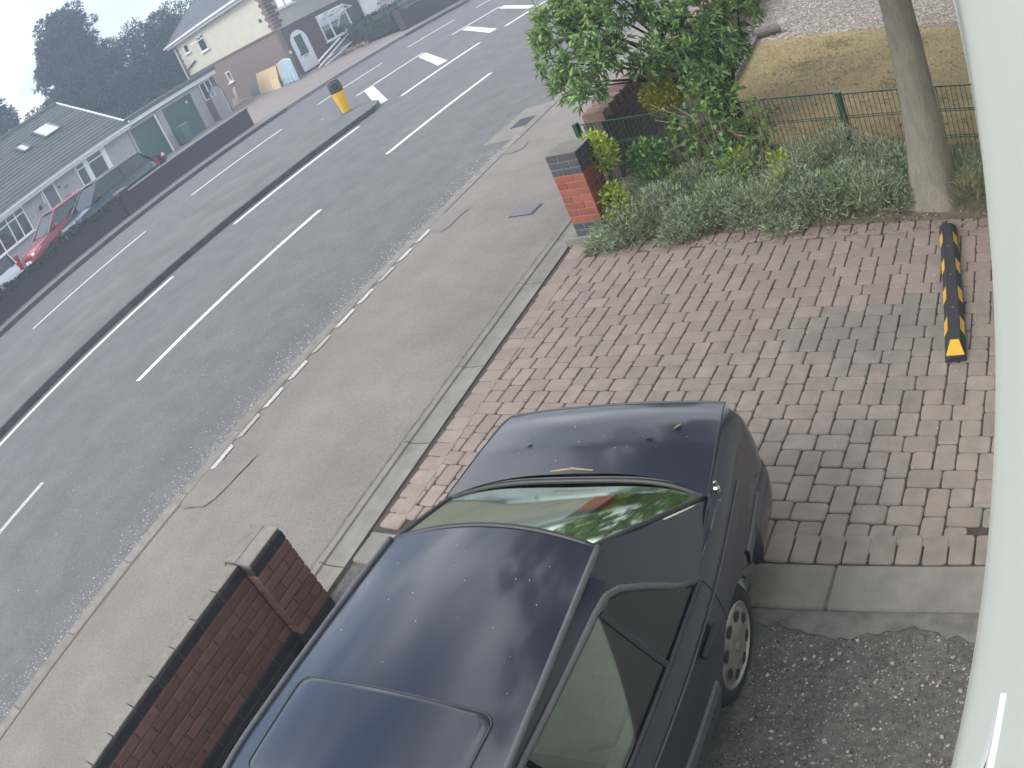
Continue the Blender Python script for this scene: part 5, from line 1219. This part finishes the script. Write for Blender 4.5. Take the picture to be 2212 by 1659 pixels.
# parked cars behind the wall
def far_car(name, label, cx, yn, paint, L_=4.55, W_=1.8, Hh=1.58, hood=1.0, estate=False):
    """nose towards -Y; yn is the nose"""
    c = thing(name, label, 'car', (cx, yn, .0), math.radians(2.7)); hwid = W_ / 2
    st = [(0.0, .62, .70, .42), (.10, .74, .84, .30), (.5, .86, .93, .22), (hood + .2, .96, .98, .20), (2.0, .98, 1.0, .20), (3.2, 1.0, 1.0, .20), (L_ - .55, 1.02, .97, .22), (L_ - .12, 1.0, .90, .30), (L_, .92, .80, .42)]
    b = MB(); secs = []
    for y, zt, wk, zb in st:
        w2 = hwid * wk; secs.append([(-w2 * .93, y, zb), (-w2, y, zb + (zt - zb) * .35), (-w2, y, zb + (zt - zb) * .7), (-w2 * .93, y, zt), (-w2 * .5, y, zt + .04), (0, y, zt + .055), (w2 * .5, y, zt + .04), (w2 * .93, y, zt), (w2, y, zb + (zt - zb) * .7), (w2, y, zb + (zt - zb) * .35), (w2 * .93, y, zb)])
    b.loft(secs, closed=True, caps=True); smoothed(b.build('body', M[paint], c), 45)
    wb, wt = hwid * .90, hwid * .70; y0, y1, y2, y3 = hood, hood + .78, L_ - (.62 if not estate else .30), L_ - .20; zb, zt = .985, Hh
    yr = y2
    def Q(name, pts, m_): 
        k = MB(); k.poly(pts); return k.build(name, m_, c)
    Q('windscreen', [(-wb, y0, zb), (wb, y0, zb), (wt, y1, zt - .03), (-wt, y1, zt - .03)], M['pane_far_car'])
    Q('rear_window', [(wb, y3, zb), (-wb, y3, zb), (-wt, yr, zt - .05), (wt, yr, zt - .05)], M['pane_far_car'])
    for s in (-1, 1):
        ym = (y1 + yr) / 2
        Q('side_window', [(s * wb, y0 + .1, zb), (s * wb, ym - .04, zb), (s * wt, ym - .04, zt - .05), (s * wt, y1, zt - .05)], M['pane_far_car'])
        Q('side_window', [(s * wb, ym + .04, zb), (s * wb, y3 - .15, zb), (s * wt, yr - .05, zt - .05), (s * wt, ym + .04, zt - .05)], M['pane_far_car'])
        k = MB(); k.tube([(s * wb, y0 - .02, zb), (s * wt, y1, zt - .03), (s * wt, yr, zt - .04), (s * wb, y3, zb)], .04, 7); k.build('roof_rail', M[paint], c)
        k = MB(); k.bar((s * wb, ym, zb), (s * wt, ym, zt - .04), .07, .03, (1, 0, 0)); k.build('centre_pillar', M['trim_black'], c)
        k = MB(); k.box(s * (hwid + .10) - .10, s * (hwid + .10) + .10, y0 + .32, y0 + .44, .98, 1.13, .03); k.build('door_mirror', M[paint], c)
        k = MB(); k.loft([[(s * hwid * .52, .03, .62), (s * hwid * .80, .12, .60), (s * hwid * .86, .42, .74), (s * hwid * .62, .22, .80)], [(s * hwid * .53, .015, .64), (s * hwid * .83, .10, .62), (s * hwid * .89, .42, .77), (s * hwid * .62, .18, .815)]], closed=True, caps=True); k.build('headlight', M['lamp_clear'], c)
        k = MB(); k.box(min(s * hwid * .70, s * hwid * .92), max(s * hwid * .70, s * hwid * .92), L_ - .22, L_ - .02, .66, 1.0 if not estate else 1.25, .03); k.build('tail_light', M['lamp_red'], c)
        for yw in (.82, L_ - .85):
            e = bpy.data.objects.new('wheel', None); COL.objects.link(e); e.parent = c; e.location = (s * (hwid - .10), yw, .32); e.rotation_euler = (0, 0, 0 if s > 0 else math.pi)
            k = MB(); k.lathe([(.2, -.1), (.31, -.09), (.32, -.05), (.32, .06), (.31, .1), (.2, .1)], 22, 'x'); k.build('tyre', M['tyre'], e)
            k = MB(); k.lathe([(.2, .09), (.19, .11), (.05, .10), (0, .10)], 22, 'x'); k.build('rim', M['alloy'], e)
    def rfp(u, v): 
        s = 2 * u - 1; return (s * (wt + .01), y1 - .03 + (yr + .05 - y1) * v, zt - .035 + .06 * (1 - s * s) - .02 * (2 * v - 1) ** 2)
    grid(rfp, 8, 8, 'roof', M[paint], c)
    k = MB(); k.box(-hwid * .42, hwid * .42, -.015, .03, .56, .66, .01); k.build('grille', M['trim_black'], c)
    k = MB(); k.box(-.26, .26, -.025, .0, .40, .51); k.build('number_plate', M['white_paint'], c)
    k = MB(); k.box(-wb * .9, wb * .9, y0 + .6, y3 - .4, .55, 1.12, .1); k.build('cabin_seats', M['seat_dark'], c)
    return c
far_car('parked_car', 'black hatchback parked behind the boundary wall, nose to the left', -27.95, 13.55, 'paint_black', 4.75, 1.82, 1.62, 1.05)
far_car('parked_car', 'red hatchback parked between the black car and the bungalow', -29.95, 12.45, 'paint_red', 4.5, 1.8, 1.60, 1.0)
far_car('parked_car', 'white estate car at the far left edge, red tail light showing', -28.1, 6.65, 'paint_white', 4.5, 1.8, 1.55, 1.0, True)
sg = thing('warning_triangle', 'small red-bordered warning triangle by the rear of the black car', 'sign', (-26.95, 18.35, .0), math.radians(40))
MB().tube([(0, 0, 0), (0, 0, .95)], .02, 6).build('post', M['trim_grey'], sg)
def tri(r, y, m_, nm):
    b = MB(); b.poly([(r * math.sin(a), y, .98 + r * math.cos(a)) for a in (0, 2.094, 4.189)]); b.poly([(r * math.sin(a), y + .012, .98 + r * math.cos(a)) for a in (0, 4.189, 2.094)]); b.build(nm, m_, sg)
tri(.17, -.02, M['lamp_red'], 'red_border'); tri(.10, -.026, M['white_paint'], 'white_centre')
clump('dark_bush', 'dark rounded bush between the black car and the white pole', 'bush', (-30.6, 20.3, .42), .48, 900, .14, .10, M['leaf_hedge'], stems=3, rz=.8)

# two-storey house: long side wall towards the camera, front with the arched door
ho = thing('house', 'two-storey house with cream upper walls, brick below and a white arched door', 'house', (0, 0, 0))
HP = np.array([-34.125, 32.388]); HD = np.array([.953, -.303]); HN = np.array([-.303, -.953])     # along the side wall, and out of it
def SW(s, o=0.0): p = HP + HD * s + HN * o; return (float(p[0]), float(p[1]))
C0 = SW(2.2)
def FW(t, o=0.0): return (C0[0] + KR * t + o, C0[1] + t)                                            # along the front, o towards the road
S0 = -12.5
back = (SW(S0, -8), SW(S0)); ZB, ZE = 3.05, 5.77
def uvwall(name, a, c, z0, z1, m_, parent):
    l_ = math.hypot(c[0] - a[0], c[1] - a[1]); me = bpy.data.meshes.new(name); me.from_pydata([(*a, z0), (*c, z0), (*c, z1), (*a, z1)], [], [(0, 1, 2, 3)])
    ul = me.uv_layers.new(name='UVMap')
    for i, uv in enumerate(((0, z0), (l_, z0), (l_, z1), (0, z1))): ul.data[i].uv = uv
    me.materials.append(m_); o = link(name, me, parent); md = o.modifiers.new('thickness', 'SOLIDIFY'); md.thickness = .2; md.offset = -1; return o
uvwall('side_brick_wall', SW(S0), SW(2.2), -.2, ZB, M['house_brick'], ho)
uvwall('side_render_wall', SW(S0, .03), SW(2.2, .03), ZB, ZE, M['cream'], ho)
uvwall('front_brick_wall', FW(0), FW(7.4), -.2, ZB - .05, M['house_brick_shaded'], ho)
uvwall('front_render_wall', FW(0, .03), FW(7.4, .03), ZB - .05, ZE, M['cream_shaded'], ho)
uvwall('back_wall', SW(S0, -7.5), SW(S0), -.2, ZE, M['cream'], ho)
def sbox(name, s0, s1, z0, z1, o0, o1, m_, parent=ho, fn=SW):
    b = MB(); b.prism([fn(s0, o0), fn(s1, o0), fn(s1, o1), fn(s0, o1)], z0, z1); return b.build(name, m_, parent)
# roof in courses
EX0, EX1 = SW(S0 - .5, .45), SW(3.2, .45)
rfh = MB(); pit = .84
def RP(s, u): x, y = SW(s, .45 - u); return (x, y, 5.84 + u * pit)
rfh.poly([RP(S0 - .5, 0), RP(3.2, 0), RP(-1.4, 4.6), RP(S0 + 4.1, 4.6)]); rfh.poly([RP(3.2, 0), RP(3.2, 9.2)[:2] + (5.84,), RP(-1.4, 4.6)]); rfh.poly([RP(S0 - .5, 0), RP(S0 + 4.1, 4.6), RP(S0 - .5, 9.2)[:2] + (5.84,)])
rfh.poly([RP(S0 + 4.1, 4.6), RP(-1.4, 4.6), RP(3.2, 9.2)[:2] + (5.84,), RP(S0 - .5, 9.2)[:2] + (5.84,)])
rfh = rfh.build('roof', M['roof_slate'], ho)
for k in range(17):
    u0 = k * .27; u1 = u0 + .285; b = MB()
    def up(p, d): return (p[0], p[1], p[2] + d)
    b.poly([up(RP(S0 - .5 + u0 * .95, u0), .05), up(RP(3.2 - u0, u0), .05), up(RP(3.2 - u1, u1), .012), up(RP(S0 - .5 + u1 * .95, u1), .012)])
    b.poly([RP(S0 - .5 + u0 * .95, u0), RP(3.2 - u0, u0), up(RP(3.2 - u0, u0), .05), up(RP(S0 - .5 + u0 * .95, u0), .05)]); b.build('tile_course', M['roof_slate'], rfh)
b = MB(); b.tube([RP(S0 - .5, 0), RP(S0 + 4.1, 4.6)], .09, 7); b.build('hip_tile', M['roof_slate'], rfh)
b = MB(); b.tube([(*SW(S0 - .55, .56), 5.80), (*SW(3.2, .56), 5.80)], .085, 7); b.build('gutter', M['white_paint'], ho)
sbox('fascia', S0 - .4, 3.1, 5.58, 5.76, .40, .46, M['white_paint']); sbox('soffit', S0 - .4, 3.1, 5.57, 5.59, .03, .42, M['white_paint'])
sbox('band_course', S0, 2.2, ZB - .06, ZB + .03, 0, .07, M['quoin'])
# quoins: toothed brick blocks up both ends of the render
qz = ZB + .05; k = 0
while qz < 5.5:
    l_ = .62 if k % 2 else .42
    sbox('quoin', 2.2 - l_, 2.24, qz, qz + .20, .02, .065, M['quoin']); sbox('quoin', -.03, l_ * 1.1, qz, qz + .20, .02, .065, M['quoin'], ho, FW)
    sbox('quoin', S0, S0 + l_ * .8, qz, qz + .20, .02, .065, M['quoin']); qz += .22; k += 1
def swin(name, s0, s1, z0, z1, fn=SW, vs=(), trans=None, o=.03):
    f = sbox(name, s0, s1, z0, z0 + .07, o, o + .06, M['upvc'], ho, fn)
    sbox('frame_head', s0, s1, z1 - .07, z1, o, o + .06, M['upvc'], f, fn)
    for a in [s0] + [v - .035 for v in vs] + [s1 - .07]: sbox('frame_bar', a, a + .07, z0 + .07, z1 - .07, o, o + .06, M['upvc'], f, fn)
    if trans: sbox('frame_bar', s0 + .07, s1 - .07, trans - .035, trans + .035, o + .001, o + .062, M['upvc'], f, fn)
    sbox('pane', s0 + .05, s1 - .05, z0 + .05, z1 - .05, o + .012, o + .02, M['pane_dark'], f, fn)
    sbox('room_beyond', s0 + .05, s1 - .05, z0 + .05, z1 - .05, o + .002, o + .008, M['curtain'], f, fn)
    sbox('sill', s0 - .1, s1 + .1, z0 - .08, z0 - .003, o, o + .16, M['upvc'], f, fn)
    return f
swin('window', -11.0, -10.05, 4.62, 5.30)
w2 = swin('window', -8.35, -7.0, 4.10, 5.30, SW, (), 4.95)
b = MB(); a0, a1 = SW(-8.3, .10), SW(-7.05, .10); c0, c1 = SW(-8.3, .55), SW(-7.05, .55)
for p, q_ in (((*a0, 5.25), (*a1, 5.25)), ((*c0, 4.98), (*c1, 4.98)), ((*a0, 5.25), (*c0, 4.98)), ((*a1, 5.25), (*c1, 4.98))): b.bar(p, q_, .06)
b.build('open_toplight', M['upvc'], w2)
sbox('brick_window', -6.45, -5.72, 1.38, 2.12, 0, .012, M['void'])
bwn = swin('window', -6.45, -5.72, 1.38, 2.12, SW, (), None, .0)
b = MB(); b.tube([(*SW(-9.9, .12), 3.85), (*SW(-11.9, .12), 3.55), (*SW(-12.1, .12), 3.1)], .06, 7); b.build('waste_pipe', M['trim_grey'], ho)
b = MB(); b.tube([(*SW(S0 + .05, .12), 5.4), (*SW(S0 + .05, .12), 2.6)], .06, 7); b.build('downpipe', M['white_paint'], ho)
sbox('air_vent', .85, 1.15, 3.86, 4.08, .03, .06, M['trim_grey'])
# arched front door
dl = [(0.52, .12), (1.88, .12), (1.88, 1.85)] + [(1.20 + .68 * math.cos(a), 1.85 + .68 * math.sin(a)) for a in [math.radians(k * 15) for k in range(1, 12)]] + [(.52, 1.85)]
def arch(name, sc_, o0, o1, m_, parent):
    b = MB(); ctr = (1.20, 1.2); lo = [((t - ctr[0]) * sc_ + ctr[0], (z - ctr[1]) * sc_ + ctr[1]) for t, z in dl]
    b.loft([[(*FW(t, o0), z) for t, z in lo], [(*FW(t, o1), z) for t, z in lo]], closed=True, caps=True); return b.build(name, m_, parent)
ad_ = arch('arched_door', 1.0, .0, .06, M['white_paint'], ho)
sbox('door_pane', .85, 1.48, 1.02, 2.22, .055, .075, M['void'], ad_, FW); sbox('letter_plate', 1.0, 1.35, .90, .96, .06, .09, M['chrome'], ad_, FW)
b = MB(); b.lathe([(.05, 0), (.05, .05), (0, .05)], 8, 'x', c=(*FW(.78, .07), 1.1)); b.build('door_knob', M['chrome'], ad_)
sbox('wall_light', .10, .22, 1.45, 1.62, .0, .10, M['white_paint'], ho, FW)
fw1 = swin('front_window', 3.2, 5.9, 1.0, 2.70, FW, (4.1,), None, .03)
for a in (4.25, 5.1):
    b = MB(); z1 = 2.6
    for p, q_ in (((*FW(a, .10), z1), (*FW(a + .75, .10), z1)), ((*FW(a, .62), z1 - .28), (*FW(a + .75, .62), z1 - .28)), ((*FW(a, .10), z1), (*FW(a, .62), z1 - .28)), ((*FW(a + .75, .10), z1), (*FW(a + .75, .62), z1 - .28))): b.bar(p, q_, .06)
    b.build('open_toplight', M['upvc'], fw1)
swin('upper_window', .75, 2.1, 4.08, 5.25, FW, (1.42,))
b = MB(); b.tube([(*FW(3.0, .12), 4.35), (*FW(3.0, .2), 4.30)], .12, 8); b.build('alarm_box', M['trim_grey'], ho)
b = MB(); b.tube([(*FW(7.3, .12), 5.5), (*FW(7.3, .12), 0)], .06, 7); b.build('front_downpipe', M['white_paint'], ho)

# building clutter along the side wall
def leaning(name, label, cat, a, c, h_, lean, m_, t=.018, group=None, z0=0.0):
    """a sheet standing on the line a-c and leaning back"""
    A, C_ = Vector((*a, z0)), Vector((*c, z0)); n_ = Vector((-(C_ - A).y, (C_ - A).x, 0)).normalized(); up = (Vector((0, 0, 1)) * math.cos(lean) + n_ * math.sin(lean)) * h_
    b = MB(); k = n_ * t; b.loft([[A, C_, C_ + up, A + up], [A + k, C_ + k, C_ + up + k, A + up + k]], closed=True, caps=True)
    return tag(b.build(name, m_), label, cat, group)
leaning('plywood_sheet', 'large pale plywood sheet leaning on the side of the cream house', 'plywood', (-35.4, 31.75), (-32.75, 30.85), 1.30, .22, M['ply'])
leaning('plywood_sheet', 'smaller plywood offcut in front of the large sheet, lower right', 'plywood', (-33.55, 31.05), (-32.55, 30.72), .62, .10, mat('plywood_light', (.66, .52, .31), (.58, .45, .26), .8, 2.5))
leaning('plywood_sheet', 'narrow plywood strip standing between the large sheet and the blue cover', 'plywood', (-32.72, 31.0), (-32.05, 30.80), 1.36, .16, mat('plywood_mid', (.52, .39, .24), (.45, .33, .20), .8, 2.5))
leaning('grey_panel', 'dark grey panel leaning on the house wall left of the plywood', 'panel', (-37.0, 32.55), (-35.35, 32.05), .95, .2, mat('grey_board', (.15, .155, .165), (.12, .125, .13), .85))
so = thing('scrap_board', 'pale notched scrap board leaning by the lattice gate', 'board', (-38.0, 32.1, 0))
b = MB(); pr = [(-.50, 0), (.42, 0), (.42, 1.05), (.22, 1.12), (.02, 1.0), (.02, .52), (-.50, .46)]
b.loft([[(x * .95, -x * .3 + z * .2 * 1, z) for x, z in pr], [(x * .95 + .005, -x * .3 + z * .2 + .03, z) for x, z in pr]], closed=True, caps=True); b.build('board', mat('scrap_board_face', (.55, .50, .42), (.47, .43, .36), .9, 3), so)
tp_ = thing('blue_cover', 'pale blue plastic sheet draped over the end of the plywood', 'sheet', (-31.55, 30.75, 0))
def drape(u, v):
    a = -.75 + 1.5 * u; z = 1.42 * (1 - v) * (1 - .10 * abs(2 * u - 1) ** 2); fold = .06 * math.sin(u * 26) * (.3 + v)
    return (a * .95 + .25 * v * (u - .3) + fold * .3, -a * .30 - .18 * v - fold, z + .02)
grid(drape, 30, 12, 'draped_sheet', M['tarp'], tp_, .01)
for k, (x0, y0, z0, x1, y1, z1, wd) in enumerate(((-30.9, 32.2, .05, -30.6, 36.2, 1.25, .11), (-30.6, 32.0, .06, -30.2, 36.0, .95, .10), (-30.3, 32.1, .05, -30.3, 35.4, .55, .10), (-31.2, 32.7, .10, -30.9, 35.0, .75, .14), (-30.0, 32.5, .06, -29.8, 36.3, .40, .10), (-30.7, 33.0, .3, -29.9, 35.8, .6, .12), (-31.1, 32.6, .35, -30.9, 34.6, .95, .22), (-29.7, 33.1, .06, -29.6, 36.8, .22, .09))):
    b = MB(); b.bar((x0, y0, z0), (x1, y1, z1), wd, .05); tag(b.build('plank', M['white_paint'] if k % 3 != 1 else M['wood_grey']), 'discarded board in the heap in front of the arched-door house', 'plank', 'boards in the rubble heap')
n = 240
pos = np.stack([rng.normal(-29.9, .55, n), rng.normal(35.2, 1.0, n), rng.uniform(.02, .22, n)], 1); stones('rubble', pos, .14, mat('rubble_chunk', (.30, .20, .16), (.18, .13, .11), .95, 3, island=.5), None)

# hedge, roadside wall and garden beyond the house
hd = thing('hedge', 'dark clipped hedge between the arched-door house and the road', 'hedge', (-28.6, 37.0, 0))
n = 6000; pos = np.stack([rng.uniform(-1.9, 1.9, n), rng.uniform(-2.7, 2.7, n), rng.uniform(0, 1.45, n)], 1)
edge = np.maximum(np.maximum(np.abs(pos[:, 0]) / 1.9, np.abs(pos[:, 1]) / 2.7), pos[:, 2] / 1.45); pos = pos[edge > .8]
leaf_obj('foliage', pos, rng.normal(size=pos.shape), rng.uniform(.10, .17, len(pos)), rng.uniform(.08, .13, len(pos)), M['leaf_hedge'], hd)
MB().box(-1.7, 1.7, -2.5, 2.5, 0, 1.3, .2).build('hedge_heart', M['leaf_hedge'], hd)
rw_ = thing('roadside_wall', 'dark brick wall beside the far footway past the hedge', 'wall', (0, 0, 0))
brick_box('wall_run', [R(-24.6, 34.2), R(-24.38, 34.2), R(-24.38, 60), R(-24.6, 60)], 0, 1.0, M['far_wall'], rw_)
for q in (34.0, 40.6): 
    brick_box('wall_pier', [R(-24.7, q - .25), R(-24.28, q - .25), R(-24.28, q + .2), R(-24.7, q + .2)], 0, 1.2 if q < 35 else 1.6, M['far_wall'] if q < 35 else M['pebbledash'], rw_)
sfn = thing('slatted_fence', 'dark slatted timber fence on top of the roadside wall', 'fence', (0, 0, 0))
for k in range(4):
    b = MB(); b.prism(rp(-24.53, -24.47, 34.3, 60), 1.08 + k * .16, 1.19 + k * .16); b.build('slat', M['garage_green'] if k % 2 else M['wood_grey'], sfn)
for q in range(35, 60, 3): MB().box(-.05, .05, -.05, .05, 1.0, 1.75).build('fence_post', M['wood_grey'], sfn, loc=(*R(-24.58, q), 0))
n = 1
clump('pale_shrub', 'pale leafless shrub in the corner of the arched-door house', 'shrub', (-30.8, 40.0, 1.3), .9, 900, .16, .05, mat('pale_twig_leaf', (.30, .31, .26), (.20, .22, .17), .9, 3, island=.4), stems=8, rz=1.2)
vn = far_car('parked_van', 'white car parked beyond the slatted fence at the top edge', -28.6, 41.2, 'paint_white', 4.9, 1.95, 1.95, .9, True)
vn['category'] = 'van'; vn['label'] = 'white van parked beyond the slatted fence at the top edge'

# trees behind the bungalow
def far_tree(name, label, c, lumps, m_, n_scale, ls, conifer=False):
    t = thing(name, label, 'tree', (c[0], c[1], 0)); P_, D_ = [], []
    for (x, y, z, r) in lumps:
        n = int(n_scale * r * r); p, d = ball(n, (x, y, z), (r, r, r * (1.0 if not conifer else .62)), .5); P_.append(p); D_.append(unit(d + rng.normal(size=d.shape) * .55 + np.array([0, 0, .1 if not conifer else -.25])))
    P_ = np.concatenate(P_); D_ = np.concatenate(D_)
    leaf_obj('crown', P_, D_, rng.uniform(ls * .6, ls * 1.3, len(P_)), rng.uniform(ls * .25, ls * .5, len(P_)), m_, t)
    top = max(l_[2] for l_ in lumps)
    MB().tube([(0, 0, -.2), (0.1, 0, top * .5), (0, 0, top)], [.45, .28, .05], 9).build('trunk', M['bark'], t)
    for (x, y, z, r) in lumps[::2]: MB().tube([(0, 0, z * .6), (x * .5, y * .5, z * .85), (x, y, z)], [.14, .08, .02], 6).build('limb', M['branch'], t)
    return t
rr = random.Random(5)
def col_lumps(h0, h1, w0, w1, n, r0, r1):
    o = []
    for k in range(n):
        t = k / (n - 1); z = h0 + (h1 - h0) * t; w_ = w0 + (w1 - w0) * t; a = rr.uniform(0, 6.28); q_ = rr.uniform(.25, .95)
        o.append((math.cos(a) * w_ * q_, math.sin(a) * w_ * q_, z + rr.uniform(-.3, .3), r0 + (r1 - r0) * t))
    return o
cedar = []
for k in range(15):                                    # tiers of drooping boughs
    z = 2.5 + k * .72; w_ = 4.3 * (1 - (k / 17) ** 1.6) + .3
    for j in range(5): a = rr.uniform(0, 6.28); cedar.append((math.cos(a) * w_ * .72, math.sin(a) * w_ * .72, z + rr.uniform(-.2, .3), .95 + .25 * rr.random())); 
    a0 = rr.uniform(0, 6.28); cedar.append((math.cos(a0) * w_, math.sin(a0) * w_, z, .55)); cedar.append((0, 0, z, min(w_ * .6, 1.6)))
for k in range(26):
    z = 3.2 + k * .36; w_ = 4.6 * (1 - (k / 30) ** 1.5) + .6; a = 3.6 + rr.uniform(-1.1, 1.1)
    for f in (.75, .9, 1.03, 1.15): cedar.append((math.cos(a) * w_ * f, math.sin(a) * w_ * f, z - (f - .75) * .9, .52 - (f - .75) * .8))
far_tree('cedar', 'tall dark cedar with ragged boughs behind the bungalow', (-52.5, 32.6), cedar, M['leaf_conifer'], 330, .34, True)
far_tree('broad_tree', 'dense dark tree filling the gap right of the cedar', (-53.5, 38.2), col_lumps(1.5, 8.4, 3.3, 1.5, 30, 1.7, 1.2), M['leaf_far'], 420, .26)
far_tree('broad_tree', 'rounded dark tree between the cedar and the cream house', (-50.5, 40.2), col_lumps(2.0, 8.6, 3.2, 1.5, 28, 1.7, 1.1) + col_lumps(2, 7, 2.4, 1.4, 12, 1.7, 1.2), M['leaf_far'], 420, .26)
far_tree('broad_tree', 'lower dark tree against the hip of the cream house roof', (-51.0, 44.0), col_lumps(2.5, 7.4, 2.4, 1.6, 16, 1.5, .9), M['leaf_far'], 420, .24)
cedar2 = [(x * .85, y * .85, z * 1.02, r) for x, y, z, r in cedar]
far_tree('cedar', 'spiky dark conifer at the far left edge behind the bungalow roof', (-56.0, 24.8), cedar2, M['leaf_conifer'], 330, .34, True)
far_tree('broad_tree', 'dark tree low behind the bungalow ridge, left of the cedar', (-57.5, 29.5), col_lumps(2.0, 6.2, 3.0, 2.6, 18, 1.8, 1.4), M['leaf_far'], 380, .28)

# thin air volume, added to imitate the lens's bluish veil over far things
hz = MB().box(-219, 179, -179, 209, -1.2, 15.5).build('lens_veil', None); hz['kind'] = 'stuff'
hm = bpy.data.materials.new('lens_veil'); hm.use_nodes = True; t = hm.node_tree; t.nodes.clear()
ho_ = N(t, 'ShaderNodeOutputMaterial'); pv = N(t, 'ShaderNodeVolumePrincipled'); pv.inputs['Color'].default_value = (.66, .80, 1.0, 1); pv.inputs['Density'].default_value = .0045; pv.inputs['Anisotropy'].default_value = .0
t.links.new(pv.outputs[0], ho_.inputs['Volume']); hz.data.materials.clear(); hz.data.materials.append(hm)
